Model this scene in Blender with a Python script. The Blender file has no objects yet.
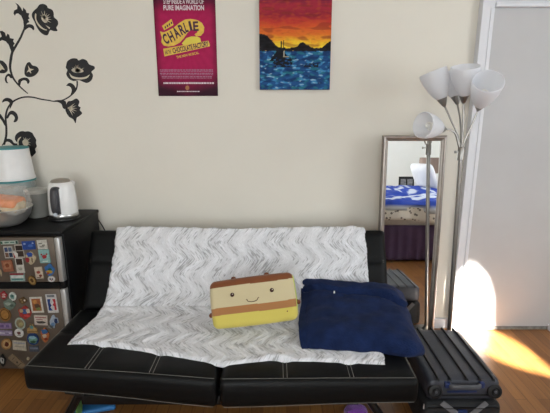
import bpy, bmesh, math, random
from mathutils import Vector, Matrix, noise
random.seed(7)
C = bpy.context.scene.collection
PI = math.pi
V = Vector

# ------------------------------------------------------------------ camera
FPX, PITCH, CAMH = 430.0, math.radians(13.2), 1.45
cam_d = bpy.data.cameras.new('camera'); cam = bpy.data.objects.new('camera', cam_d); C.objects.link(cam)
cam_d.sensor_width = 36; cam_d.lens = 36*FPX/550; cam_d.clip_start = .02
cam.location = (0, 0, CAMH); cam.rotation_euler = (PI/2-PITCH, 0, 0)
bpy.context.scene.camera = cam

# ------------------------------------------------------------------ world, sun, daylight
w = bpy.data.worlds.new('world'); bpy.context.scene.world = w; w.use_nodes = True
wn = w.node_tree; bgn = wn.nodes['Background']
sky = wn.nodes.new('ShaderNodeTexSky'); sky.sky_type = 'HOSEK_WILKIE'; sky.turbidity = 3
sky.sun_direction = (.515, -.699, .5)
wn.links.new(sky.outputs[0], bgn.inputs[0]); bgn.inputs[1].default_value = 1.0
sd = bpy.data.lights.new('sun', 'SUN'); sd.energy = 75; sd.angle = math.radians(1.6); sd.color = (1, .95, .86)
sun = bpy.data.objects.new('sun', sd); C.objects.link(sun)
_el = math.radians(30); _h = math.hypot(.28, .38)
SDIR = V((-.28/_h*math.cos(_el), .38/_h*math.cos(_el), -math.sin(_el)))
sun.rotation_euler = SDIR.to_track_quat('-Z', 'Y').to_euler(); sun.location = (3.5, -1, 3)

XLW = -2.1
def area(name, loc, d, sx, sy, power, col):
    l = bpy.data.lights.new(name, 'AREA'); l.shape = 'RECTANGLE'; l.size = sx; l.size_y = sy; l.energy = power; l.color = col
    o = bpy.data.objects.new(name, l); C.objects.link(o); o.location = loc
    o.rotation_euler = V(d).to_track_quat('-Z', 'Y').to_euler()
area('daylight_side_window', (2.78, .35, 1.55), (-1, .12, -.1), 1.6, 1.4, 25, (.90, .96, 1))
area('rear_fill_light', (-.55, -2.84, 1.55), (0, 1, -.06), 2.2, 1.4, 38, (.90, .96, 1))  # unseen fill lamp, added to lift the whole room
area('left_fill_light', (XLW+.06, -1.5, 1.6), (1, -.42, 0), 1.5, 1.3, 54, (.92, .97, 1))  # unseen fill lamp, added to brighten the mirrored back wall and bed
bpy.data.lights['left_fill_light'].spread = math.radians(110)

vs = bpy.context.scene.view_settings
bpy.context.scene.display_settings.display_device = 'sRGB'
vs.view_transform = 'Standard'; vs.look = 'None'; vs.exposure = 0.52; vs.gamma = 1; vs.use_curve_mapping = False

# ------------------------------------------------------------------ photo-to-place helpers
def ray(px, py):
    a = (px-275)/FPX; b = (206.5-py)/FPX
    return V((a, math.cos(PITCH)+b*math.sin(PITCH), -math.sin(PITCH)+b*math.cos(PITCH)))
def atZ(px, py, z=0):
    d = ray(px, py); return V((0, 0, CAMH)) + d*((z-CAMH)/d.z)
def atY(px, py, y):
    d = ray(px, py); return V((0, 0, CAMH)) + d*(y/d.y)

# ------------------------------------------------------------------ materials
def lin(c):
    if isinstance(c, str):
        c = [int(c[i:i+2], 16)/255 for i in (0, 2, 4)]
    return tuple(x/12.92 if x <= .04045 else ((x+.055)/1.055)**2.4 for x in c[:3]) + (1,)
MATS = {}
def mat(name, c='808080', rough=.6, metal=0, var=.06, vscale=9, bump=0, bscale=60, trans=0, alpha=1, sheen=0, coat=0, spec=.5, emit=0, ior=1.45):
    if name in MATS: return MATS[name]
    m = bpy.data.materials.new(name); m.use_nodes = True; nt = m.node_tree; b = nt.nodes['Principled BSDF']
    col = lin(c)
    tc = nt.nodes.new('ShaderNodeTexCoord')
    n = nt.nodes.new('ShaderNodeTexNoise'); n.inputs['Scale'].default_value = vscale; n.inputs['Detail'].default_value = 4
    nt.links.new(tc.outputs['Object'], n.inputs['Vector'])
    r = nt.nodes.new('ShaderNodeValToRGB')
    r.color_ramp.elements[0].position = .3; r.color_ramp.elements[1].position = .7
    r.color_ramp.elements[0].color = tuple(x*(1-var) for x in col[:3])+(1,)
    r.color_ramp.elements[1].color = tuple(min(1, x*(1+var)) for x in col[:3])+(1,)
    nt.links.new(n.outputs[0], r.inputs[0]); nt.links.new(r.outputs[0], b.inputs['Base Color'])
    b.inputs['Roughness'].default_value = rough; b.inputs['Metallic'].default_value = metal
    b.inputs['Specular IOR Level'].default_value = spec
    b.inputs['Transmission Weight'].default_value = trans; b.inputs['Alpha'].default_value = alpha; b.inputs['IOR'].default_value = ior
    b.inputs['Sheen Weight'].default_value = sheen; b.inputs['Sheen Roughness'].default_value = .4
    b.inputs['Coat Weight'].default_value = coat
    if bump:
        n2 = nt.nodes.new('ShaderNodeTexNoise'); n2.inputs['Scale'].default_value = bscale; n2.inputs['Detail'].default_value = 3
        nt.links.new(tc.outputs['Object'], n2.inputs['Vector'])
        bp = nt.nodes.new('ShaderNodeBump'); bp.inputs['Strength'].default_value = bump; bp.inputs['Distance'].default_value = .01
        nt.links.new(n2.outputs[0], bp.inputs['Height']); nt.links.new(bp.outputs[0], b.inputs['Normal'])
    MATS[name] = m; return m
def vcol_mat(name, rough=.7, sheen=0, bump=0, bscale=200, attr='col'):
    if name in MATS: return MATS[name]
    m = bpy.data.materials.new(name); m.use_nodes = True; nt = m.node_tree; b = nt.nodes['Principled BSDF']
    a = nt.nodes.new('ShaderNodeAttribute'); a.attribute_name = attr
    nt.links.new(a.outputs['Color'], b.inputs['Base Color'])
    b.inputs['Roughness'].default_value = rough; b.inputs['Sheen Weight'].default_value = sheen; b.inputs['Sheen Roughness'].default_value = .4; b.inputs['Specular IOR Level'].default_value = .2
    if bump:
        tc = nt.nodes.new('ShaderNodeTexCoord')
        n2 = nt.nodes.new('ShaderNodeTexNoise'); n2.inputs['Scale'].default_value = bscale
        nt.links.new(tc.outputs['Object'], n2.inputs['Vector'])
        bp = nt.nodes.new('ShaderNodeBump'); bp.inputs['Strength'].default_value = bump; bp.inputs['Distance'].default_value = .004
        nt.links.new(n2.outputs[0], bp.inputs['Height']); nt.links.new(bp.outputs[0], b.inputs['Normal'])
    MATS[name] = m; return m
def set_vcol(me, fn):
    a = me.color_attributes.new('col', 'FLOAT_COLOR', 'POINT')
    for i, v in enumerate(me.vertices): a.data[i].color = fn(v.co, i)

# ------------------------------------------------------------------ mesh helpers
def link(name, me, parent=None):
    o = bpy.data.objects.new(name, me); C.objects.link(o)
    if parent: o.parent = parent
    return o
def obj(name, bm, m, parent=None, smooth=True):
    me = bpy.data.meshes.new(name); bmesh.ops.recalc_face_normals(bm, faces=bm.faces[:]); bm.to_mesh(me); bm.free()
    if m: me.materials.append(m)
    o = link(name, me, parent)
    if smooth:
        for p in me.polygons: p.use_smooth = True
        try: me.set_sharp_from_angle(angle=math.radians(38))
        except Exception: pass
    return o
def thing(name, label, cat, loc=(0, 0, 0), group=None):
    o = bpy.data.objects.new(name, None); C.objects.link(o); o.location = loc; o.empty_display_size = .05
    tag(o, label, cat, group); return o
def tag(o, label, cat, group=None, kind=None):
    o['label'] = label; o['category'] = cat
    if group: o['group'] = group
    if kind: o['kind'] = kind
    return o
def struct(name, bm, m, smooth=False):
    o = obj(name, bm, m, None, smooth); o['kind'] = 'structure'; return o
def shift(o, v):                     # bring a world-built mesh into its parent's frame
    o.data.transform(Matrix.Translation(-V(v))); return o
def adopt(o, parent):
    """mesh was modelled in world space: keep it there under parent"""
    o.data.transform(Matrix.Translation(-parent_world(parent))); o.parent = parent; return o
def parent_world(p):
    v = V((0, 0, 0))
    while p: v = v + V(p.location); p = p.parent
    return v
def part(name, bm, m, parent, smooth=True, label=None):
    o = obj(name, bm, m, None, smooth); adopt(o, parent)
    if label: o['label'] = label
    return o
def recentre(o):                     # origin of a one-mesh thing at its base centre
    xs = [v.co for v in o.data.vertices]
    c = V((sum(v.x for v in xs)/len(xs), sum(v.y for v in xs)/len(xs), min(v.z for v in xs)))
    o.data.transform(Matrix.Translation(-c)); o.location = c; return o

def box(bm, x0, x1, y0, y1, z0, z1, bev=0, seg=2, M=None):
    r = bmesh.ops.create_cube(bm, size=1)
    vs_ = r['verts']
    for v in vs_: v.co = V(((x0+x1)/2+v.co.x*(x1-x0), (y0+y1)/2+v.co.y*(y1-y0), (z0+z1)/2+v.co.z*(z1-z0)))
    if bev:
        es = list({e for v in vs_ for e in v.link_edges})
        q = bmesh.ops.bevel(bm, geom=es, offset=bev, segments=seg, profile=.5, affect='EDGES')
        vs_ = list({v for f in q['faces'] for v in f.verts} | {v for v in vs_ if v.is_valid})
    if M:
        for v in vs_:
            if v.is_valid: v.co = M @ v.co
    return bm
def nb(): return bmesh.new()
def bx(*a, **k): return box(nb(), *a, **k)
def tube(bm, pts, r, n=10, cap=True, flat=None):
    pts = [V(p) for p in pts]; rings = []
    rs = r if isinstance(r, (list, tuple)) else [r]*len(pts)
    up = None
    for i, p in enumerate(pts):
        t = (pts[min(i+1, len(pts)-1)]-pts[max(i-1, 0)]).normalized()
        if up is None: up = V((0, 0, 1)) if abs(t.z) < .9 else V((1, 0, 0))
        a = (up - t*up.dot(t)).normalized(); b = t.cross(a); up = a
        ring = []
        for k in range(n):
            th = 2*PI*k/n
            fa, fb = flat if flat else (1, 1)
            ring.append(bm.verts.new(p+a*math.cos(th)*rs[i]*fa+b*math.sin(th)*rs[i]*fb))
        rings.append(ring)
    for i in range(len(rings)-1):
        for k in range(n):
            bm.faces.new((rings[i][k], rings[i][(k+1) % n], rings[i+1][(k+1) % n], rings[i+1][k]))
    if cap: bm.faces.new(rings[0][::-1]); bm.faces.new(rings[-1])
    return bm
def smooth_path(pts, n=6):
    pts = [V(p) for p in pts]; out = []
    for i in range(len(pts)-1):
        p0 = pts[max(i-1, 0)]; p1 = pts[i]; p2 = pts[i+1]; p3 = pts[min(i+2, len(pts)-1)]
        for k in range(n):
            t = k/n
            out.append(.5*((2*p1)+(p2-p0)*t+(2*p0-5*p1+4*p2-p3)*t*t+(3*p1-p0-3*p2+p3)*t**3))
    out.append(pts[-1]); return out
def lathe(bm, prof, c=(0, 0, 0), n=32, axis=None, closed=False, sx=1, sy=1):
    """prof: list of (radius, height)"""
    c = V(c); q = V((0, 0, 1)).rotation_difference(V(axis).normalized()) if axis is not None else None
    rings = []
    for r, h in prof:
        ring = []
        for k in range(n):
            th = 2*PI*k/n; p = V((max(r, 1e-5)*math.cos(th)*sx, max(r, 1e-5)*math.sin(th)*sy, h))
            if q: p = q @ p
            ring.append(bm.verts.new(c+p))
        rings.append(ring)
    pairs = list(zip(rings[:-1], rings[1:])) + ([(rings[-1], rings[0])] if closed else [])
    for a, b in pairs:
        for k in range(n): bm.faces.new((a[k], a[(k+1) % n], b[(k+1) % n], b[k]))
    if not closed:
        if prof[0][0] > 1e-4: bm.faces.new(rings[0][::-1])
        if prof[-1][0] > 1e-4: bm.faces.new(rings[-1])
    return bm
def poly_prism(bm, pts, d):
    """pts: world points of a flat outline, d: thickness vector; concave outlines allowed"""
    d = V(d); a = [bm.verts.new(V(p)) for p in pts]; f = bm.faces.new(a)
    b = [bm.verts.new(V(p)+d) for p in pts]; g = bm.faces.new(b[::-1])
    n = len(a)
    for i in range(n): bm.faces.new((a[i], b[i], b[(i+1) % n], a[(i+1) % n]))
    f.normal_update(); g.normal_update()
    bmesh.ops.triangulate(bm, faces=[f, g]); return bm
def rbox(L, W, T, r, nu, nv, nw, fn=None):
    """rounded, finely gridded box centred on the origin; fn maps each local point"""
    bm = nb(); h = V((L/2, W/2, T/2)); verts = {}
    N = (nu, nv, nw)
    def vert(i, j, k):
        key = (i, j, k)
        if key not in verts:
            p = V((-h.x+L*i/nu, -h.y+W*j/nv, -h.z+T*k/nw))
            q = V([max(-h[a]+r, min(h[a]-r, p[a])) for a in range(3)])
            d = p-q
            if d.length > 1e-9: p = q+d.normalized()*min(r, d.length*1.0 if sum(abs(x) > 1e-9 for x in d) == 1 else r)
            if fn: p = fn(p, i/nu, j/nv, k/nw)
            verts[key] = bm.verts.new(p)
        return verts[key]
    for k in (0, nw):
        for i in range(nu):
            for j in range(nv): bm.faces.new((vert(i, j, k), vert(i+1, j, k), vert(i+1, j+1, k), vert(i, j+1, k)))
    for j in (0, nv):
        for i in range(nu):
            for k in range(nw): bm.faces.new((vert(i, j, k), vert(i+1, j, k), vert(i+1, j, k+1), vert(i, j, k+1)))
    for i in (0, nu):
        for j in range(nv):
            for k in range(nw): bm.faces.new((vert(i, j, k), vert(i, j+1, k), vert(i, j+1, k+1), vert(i, j, k+1)))
    return bm
def grid_mesh(rows):
    """rows of points -> open grid bmesh"""
    bm = nb(); vv = [[bm.verts.new(p) for p in r] for r in rows]
    for i in range(len(vv)-1):
        for j in range(len(vv[0])-1): bm.faces.new((vv[i][j], vv[i][j+1], vv[i+1][j+1], vv[i+1][j]))
    return bm
def nz(x, y=0, z=0): return noise.noise(V((x, y, z)))
def lerp(a, b, t): return a+(b-a)*t
def clamp(x, a=0, b=1): return max(a, min(b, x))
def sm(a, b, x):
    t = clamp((x-a)/(b-a)); return t*t*(3-2*t)
def interp(x, tab):
    if x <= tab[0][0]: return tab[0][1]
    for (a, p), (b, q) in zip(tab, tab[1:]):
        if x <= b: return p+(q-p)*((x-a)/(b-a))
    return tab[-1][1]
def text_bm(bm, s, size, M, depth=.0006, bold=0, stretch=1.0, align='CENTER'):
    cu = bpy.data.curves.new('lettering', 'FONT'); cu.body = s; cu.size = size; cu.extrude = depth; cu.offset = bold
    cu.align_x = align; cu.resolution_u = 3
    o = bpy.data.objects.new('lettering', cu); C.objects.link(o)
    dg = bpy.context.evaluated_depsgraph_get(); dg.update()
    me = bpy.data.meshes.new_from_object(o.evaluated_get(dg))
    me.transform(M @ Matrix.Diagonal((stretch, 1, 1, 1)))
    bm.from_mesh(me); bpy.data.objects.remove(o); bpy.data.curves.remove(cu); bpy.data.meshes.remove(me)
    return bm

# ------------------------------------------------------------------ setting
WY = 2.63
XL, XR, YB, ZC = -2.1, 3.0, -2.9, 2.62
m_wall = mat('cream_wall_paint', 'dfdacf', .75, var=.015, vscale=3, bump=.05, bscale=40)
m_wall2 = mat('pale_wall_paint', 'dcd8ce', .8, var=.015, vscale=3)
m_white = mat('white_gloss_paint', 'dcdde2', .5, var=.015, vscale=4, bump=.04, bscale=25)
m_ceil = mat('ceiling_paint', 'ecebe7', .85, var=.01)

def floor_mat():
    m = bpy.data.materials.new('oak_strip_floor'); m.use_nodes = True; nt = m.node_tree; b = nt.nodes['Principled BSDF']; L = nt.links.new
    tc = nt.nodes.new('ShaderNodeTexCoord'); mp = nt.nodes.new('ShaderNodeMapping'); mp.inputs['Rotation'].default_value = (0, 0, PI/2)
    L(tc.outputs['Object'], mp.inputs[0])
    br = nt.nodes.new('ShaderNodeTexBrick'); br.offset = .37; br.inputs['Scale'].default_value = 1
    br.inputs['Brick Width'].default_value = .95; br.inputs['Row Height'].default_value = .058; br.inputs['Mortar Size'].default_value = .0012
    br.inputs['Color1'].default_value = lin('966839'); br.inputs['Color2'].default_value = lin('7a512c'); br.inputs['Mortar'].default_value = lin('5a3418')
    br.inputs['Bias'].default_value = -.1
    L(mp.outputs[0], br.inputs[0])
    mp2 = nt.nodes.new('ShaderNodeMapping'); mp2.inputs['Scale'].default_value = (40, 2.2, 1); L(tc.outputs['Object'], mp2.inputs[0])
    n = nt.nodes.new('ShaderNodeTexNoise'); n.inputs['Scale'].default_value = 2; n.inputs['Detail'].default_value = 6; L(mp2.outputs[0], n.inputs[0])
    r = nt.nodes.new('ShaderNodeValToRGB'); r.color_ramp.elements[0].position = .35; r.color_ramp.elements[1].position = .7
    r.color_ramp.elements[0].color = (.72, .68, .62, 1); r.color_ramp.elements[1].color = (1.06, 1.04, 1, 1)
    L(n.outputs[0], r.inputs[0])
    mx = nt.nodes.new('ShaderNodeMixRGB'); mx.blend_type = 'MULTIPLY'; mx.inputs[0].default_value = .8
    L(br.outputs[0], mx.inputs[1]); L(r.outputs[0], mx.inputs[2]); L(mx.outputs[0], b.inputs['Base Color'])
    b.inputs['Roughness'].default_value = .32
    bp = nt.nodes.new('ShaderNodeBump'); bp.inputs['Strength'].default_value = .15; bp.inputs['Distance'].default_value = .002
    L(br.outputs['Fac'], bp.inputs['Height']); bp.invert = True; L(bp.outputs[0], b.inputs['Normal'])
    return m
struct('floor', bx(XL-.1, XR+.1, YB-.1, WY+.1, -.1, 0), floor_mat())
struct('ceiling', bx(XL-.1, XR+.1, YB-.1, WY+.1, ZC, ZC+.1), m_ceil)
struct('wall_front', bx(XL-.1, XR+.1, WY, WY+.12, 0, ZC), m_wall)
LW = (-2.3, -.7, .9, 2.3)
bm = nb(); box(bm, XL-.12, XL, YB, LW[0], 0, ZC); box(bm, XL-.12, XL, LW[1], WY, 0, ZC); box(bm, XL-.12, XL, LW[0], LW[1], 0, LW[2]); box(bm, XL-.12, XL, LW[0], LW[1], LW[3], ZC)
struct('wall_left', bm, m_wall2)
bm = nb(); y0, y1, z0, z1 = LW
for a in ((y0, y0+.05, z0, z1), (y1-.05, y1, z0, z1), (y0, y1, z0, z0+.05), (y0, y1, z1-.05, z1), ((y0+y1)/2-.02, (y0+y1)/2+.02, z0, z1)): box(bm, XL-.09, XL-.03, *a)
struct('added_window_left', bm, m_white)  # unseen window frame, added only to go with the left fill lamp
# right wall with the side window, rear wall with a window added for fill
SW = (-.55, 1.25, .85, 2.3)   # y0,y1,z0,z1
bm = nb(); box(bm, XR, XR+.14, YB, SW[0], 0, ZC); box(bm, XR, XR+.14, SW[1], WY, 0, ZC)
box(bm, XR, XR+.14, SW[0], SW[1], 0, SW[2]); box(bm, XR, XR+.14, SW[0], SW[1], SW[3], ZC)
struct('wall_right', bm, m_wall2)
RW = (-1.7, .6, .85, 2.25)
bm = nb(); box(bm, XL, RW[0], YB-.14, YB, 0, ZC); box(bm, RW[1], XR, YB-.14, YB, 0, ZC)
box(bm, RW[0], RW[1], YB-.14, YB, 0, RW[2]); box(bm, RW[0], RW[1], YB-.14, YB, RW[3], ZC)
struct('wall_back', bm, mat('white_wall_paint', 'eef1f2', .8, var=.01))
# window frames
bm = nb(); y0, y1, z0, z1 = SW
for a in ((y0, y0+.05, z0, z1), (y1-.05, y1, z0, z1), (y0, y1, z0, z0+.05), (y0, y1, z1-.05, z1)):
    box(bm, XR+.03, XR+.1, *a)
struct('window_1', bm, m_white)
bm = nb(); x0, x1, z0, z1 = RW
for a in ((x0, x0+.06, z0, z1), (x1-.06, x1, z0, z1), (x0, x1, z0, z0+.06), (x0, x1, z1-.06, z1), ((x0+x1)/2-.03, (x0+x1)/2+.03, z0, z1)):
    box(bm, a[0], a[1], YB-.1, YB-.04, a[2], a[3])
struct('added_window_rear', bm, m_white)  # unseen window, added to go with the rear fill lamp
bl = nb(); box(bl, RW[0]+.01, RW[1]-.01, YB-.03, YB-.025, RW[2]+.01, RW[3]-.01)
o = recentre(obj('sun_block_blind', bl, mat('blind_cloth', 'f2efe6', .9), smooth=False)); tag(o, 'unseen white blind added over the rear window to stop the sun', 'blind')  # added out of view to keep direct sun from entering at the rear

# unseen side-window curtains; their gap is cut to shape the sun patch
gapR = [(.18, .9), (.23, 1.33), (.46, 1.33), (.55, 1.37), (.60, 1.41), (.575, 1.52), (.56, 1.68), (.48, 1.88), (.38, 2.02), (.30, 2.13), (.29, 2.42)]
gapL = [(.18, .9), (.22, 1.34), (.12, 1.46), (.06, 1.56), (.13, 1.62), (.235, 1.66), (.265, 1.78), (.255, 1.92), (.25, 2.06), (.285, 2.12), (.285, 2.42)]
def curtain(edge, yend, lab):
    rows = []; zt = []
    e2 = sorted([(z, y) for y, z in edge])
    n = 60
    for i in range(n+1):
        z = .72+(2.42-.72)*i/n; ye = interp(z, e2); row = []
        for k in range(41):
            y = lerp(ye, yend, k/40); row.append(V((2.915+.016*math.sin((y)*55)*min(1, k/4), y, z)))
        rows.append(row)
    bm = grid_mesh(rows); o = obj('curtain', bm, mat('heavy_curtain_cloth', 'b9b2a4', .9, var=.05), None)
    s = o.modifiers.new('thickness', 'SOLIDIFY'); s.thickness = .003
    recentre(o); tag(o, lab, 'curtain')
curtain(gapR, 1.4, 'unseen heavy beige curtain, edge cut to shape the sun patch, on the side of the window nearer the sofa wall')
curtain(gapL, -.7, 'unseen heavy beige curtain, edge cut to shape the sun patch, on the side of the window nearer the bed')
rd = nb(); tube(rd, [(2.93, -.85, 2.45), (2.93, 1.55, 2.45)], .012); o = recentre(obj('curtain_rod', rd, mat('rod_metal', '555555', .4, .8))); tag(o, 'thin metal curtain rod above the side window', 'curtain rod')

# door with its casing on the sofa wall
CX0, CX1, CY = 1.155, 1.225, 2.58
HZ = atY(520, 7, CY).z
bm = nb(); box(bm, CX0, CX1, CY, WY+.001, 0, HZ+.1, .003); box(bm, CX1-.024, CX1-.002, CY-.004, CY+.01, 0, HZ, .003)
struct('trim_1', bm, m_white)
bm = nb(); box(bm, CX1, 2.25, CY, WY+.001, HZ, HZ+.1, .003); box(bm, CX1, 2.25, CY-.012, CY, HZ, HZ+.022, .005); box(bm, CX1, 2.25, CY-.02, CY, HZ+.035, HZ+.06, .006)
struct('trim_2', bm, m_white)
struct('trim_3', bx(2.18, 2.25, CY, WY+.001, 0, HZ, bev=.003), m_white)
struct('door_1', bx(CX1, 2.18, 2.605, WY+.002, .02, HZ+.02), mat('shaded_white_door_paint', 'bdbcbd', .55, var=.04, vscale=3))  # shade of the recess is put into the slab's greyer white
struct('trim_4', bx(CX1, 2.18, 2.60, 2.629, 0, .018), mat('dusty_threshold', '85807a', .8, var=.35, vscale=30))
struct('baseboard_front', bx(XL, CX0-.001, 2.612, WY+.001, 0, .07, bev=.003), m_white)
struct('baseboard_back', bx(XL, XR, YB-.001, YB+.015, 0, .09, bev=.003), m_white)
# small white stop block beside the door foot
q = atY(549, 327, 2.59)
o = recentre(obj('door_stop', bx(q.x-.004, q.x+.03, 2.57, 2.6, 0, .04, bev=.003), m_white)); tag(o, 'small white block at the foot of the white door', 'door stop')

# ------------------------------------------------------------------ futon
m_leather = mat('black_leatherette', '0a0b0c', .45, var=.1, vscale=30, bump=.12, bscale=260, spec=.2)
m_stitch = mat('grey_thread', '7c7a74', .7)
FX = lambda s: interp(s, [(0, -1.06), (.5, -.235), (1, .585)])
def seat_front(X):   # (y, z) of the top front edge
    return interp(X, [(-1.06, 1.60), (-.235, 1.545), (.585, 1.53)]), interp(X, [(-1.06, .384), (-.6, .372), (-.235, .356), (.2, .366), (.585, .372)])
CREASE = (2.15, .372); BTOP = (2.35, .763)
BN = V((0, -(BTOP[1]-CREASE[1]), BTOP[0]-CREASE[0])).normalized()   # outward from the backrest
def seat_pt(X, t):   # t 0 front .. 1 crease
    y0, z0 = seat_front(X); return V((X, lerp(y0, CREASE[0], t), lerp(z0, CREASE[1], t)))
def back_pt(X, t):
    dz = -.012*math.exp(-((X+.235)/.25)**2)
    return V((X, lerp(CREASE[0]-.005, BTOP[0], t), lerp(CREASE[1]-.005, BTOP[1]+dz, t)))
futon = thing('futon_sofa', 'black leatherette click-clack sofa with grey stitching, against the cream wall', 'sofa', (-.235, 1.95, 0))
SEAMS = {0: (.333, .667), 1: (.333, .667)}
def cushion(s0, s1, kind, name):
    XA, XB = FX(s0), FX(s1)
    if kind == 'back': XA, XB = lerp(-1.05, .625, s0), lerp(-1.05, .625, s1)
    T = .112 if kind == 'seat' else .092
    L = XB-XA; W = (CREASE[0]-1.55) if kind == 'seat' else .437
    cross = .52 if kind == 'seat' else .60
    def fn(p, u, v, k):
        uu = p.x/L+.5; vv = p.y/W+.5; kk = p.z/T   # kk +-.5
        X = lerp(XA, XB, uu)
        # puffs between the seams
        pu = 1
        for sx in (0, .333, .667, 1): pu *= 1-math.exp(-((uu-sx)/.028)**2)*(.8 if 0 < sx < 1 else 1)
        pv = 1-math.exp(-((vv-cross)/.03)**2)*.8
        pf = (1-math.exp(-((vv)/.06)**2))*(1-math.exp(-((vv-1)/.06)**2))
        puff = .009*pu*pv*pf*(1 if kk > .2 else 0)
        if kind == 'seat':
            kk = kk if kk > 0 else kk*(1+.42*math.exp(-((X+.235)/.5)**2))
            base = seat_pt(X, vv); nrm = V((0, 0, 1))
            q = base+nrm*((kk-.5)*T+puff)
            if kk < .45 and vv < .1: q.y += .006*math.sin(PI*(kk+.5))*-1
        else:
            base = back_pt(X, vv); nrm = BN.copy()
            q = base+nrm*((kk-.5)*T+puff)
        return q
    bm = rbox(L, W, T, .02, 72, 40, 8, fn)
    o = part(name, bm, m_leather, futon)
    # stitching lines
    def surf(uu, vv, off=.001):
        X = lerp(XA, XB, uu)
        if kind == 'seat': return seat_pt(X, vv)+V((0, 0, off))
        return back_pt(X, vv)+BN.copy()*off
    r = .0009
    lines = []
    for sx in (.333, .667):
        for d in (-.008, .008): lines.append([surf(sx+d/L, .022+.95*k/14, .0042) for k in range(15)])
    for d in (-.005, .005): lines.append([surf(.02+.96*k/20, cross+d/W, .0015) for k in range(21)])
    if kind == 'seat': lines.append([surf(.012+.976*k/30, .022, .0005) for k in range(31)])
    if kind == 'seat':
        e = .985 if s1 > .9 else .015
        lines.append([surf(e, .03+.94*k/14, .001) for k in range(15)])
        lines.append([surf(.02+.96*k/30, 0, 0)+V((0, -.001, -T*(1+.21*math.exp(-((lerp(XA, XB, .02+.96*k/30)+.235)/.5)**2))+.012)) for k in range(31)])
    sb = nb()
    for l in lines: tube(sb, l, r*(1.45 if len(l) == 15 else 1), 5)
    adopt(obj('stitching', sb, m_stitch, None), o)
    o.children[0].data.transform(Matrix.Translation(V((0, 0, 0))))
    o.children[0]['label'] = 'grey stitching'
cushion(0, .4965, 'seat', 'seat'); cushion(.5035, 1, 'seat', 'seat')
cushion(0, .498, 'back', 'backrest'); cushion(.502, 1, 'back', 'backrest')
m_frame = mat('black_metal', '151516', .35, .3, var=.05)
def arch(Y):
    pts = [(-.985, 0), (-.87, .20), (-.855, .225), (-.83, .238), (.36, .238), (.39, .225), (.405, .2), (.535, 0)]
    sp = smooth_path([V((x, Y, z)) for x, z in pts], 4)
    return tube(nb(), sp, .021, 8, flat=(.9, 1.0))
for Y in (1.66, 2.12): part('leg_frame', arch(Y), m_frame, futon)
part('rail', bx(-.83, .36, 1.60, 1.64, .200, .245, bev=.006), m_frame, futon)
part('rail', bx(-.235-.62, -.235-.58, 1.6, 2.3, .235, .262, bev=.004), m_frame, futon)
part('rail', bx(.13, .17, 1.6, 2.3, .235, .262, bev=.004), m_frame, futon)

# ------------------------------------------------------------------ fur throw
def fur_mat():
    m = bpy.data.materials.new('white_fur_zigzag'); m.use_nodes = True; nt = m.node_tree; b = nt.nodes['Principled BSDF']
    a = nt.nodes.new('ShaderNodeAttribute'); a.attribute_name = 'col'; L = nt.links.new
    uv = nt.nodes.new('ShaderNodeUVMap'); uv.uv_map = 'UVMap'
    mp = nt.nodes.new('ShaderNodeMapping'); mp.inputs['Scale'].default_value = (330, 60, 1); L(uv.outputs[0], mp.inputs[0])
    n = nt.nodes.new('ShaderNodeTexNoise'); n.inputs['Scale'].default_value = 1; n.inputs['Detail'].default_value = 4; L(mp.outputs[0], n.inputs[0])
    r = nt.nodes.new('ShaderNodeValToRGB'); r.color_ramp.elements[0].position = .3; r.color_ramp.elements[1].position = .62
    r.color_ramp.elements[0].color = (.80, .80, .80, 1); r.color_ramp.elements[1].color = (1, 1, 1, 1); L(n.outputs[0], r.inputs[0])
    mx = nt.nodes.new('ShaderNodeMixRGB'); mx.blend_type = 'MULTIPLY'; mx.inputs[0].default_value = 1
    L(a.outputs[0], mx.inputs[1]); L(r.outputs[0], mx.inputs[2]); L(mx.outputs[0], b.inputs['Base Color'])
    b.inputs['Roughness'].default_value = .9; b.inputs['Sheen Weight'].default_value = .35
    bp = nt.nodes.new('ShaderNodeBump'); bp.inputs['Strength'].default_value = .7; bp.inputs['Distance'].default_value = .006
    L(n.outputs[0], bp.inputs['Height']); L(bp.outputs[0], b.inputs['Normal'])
    return m
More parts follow.
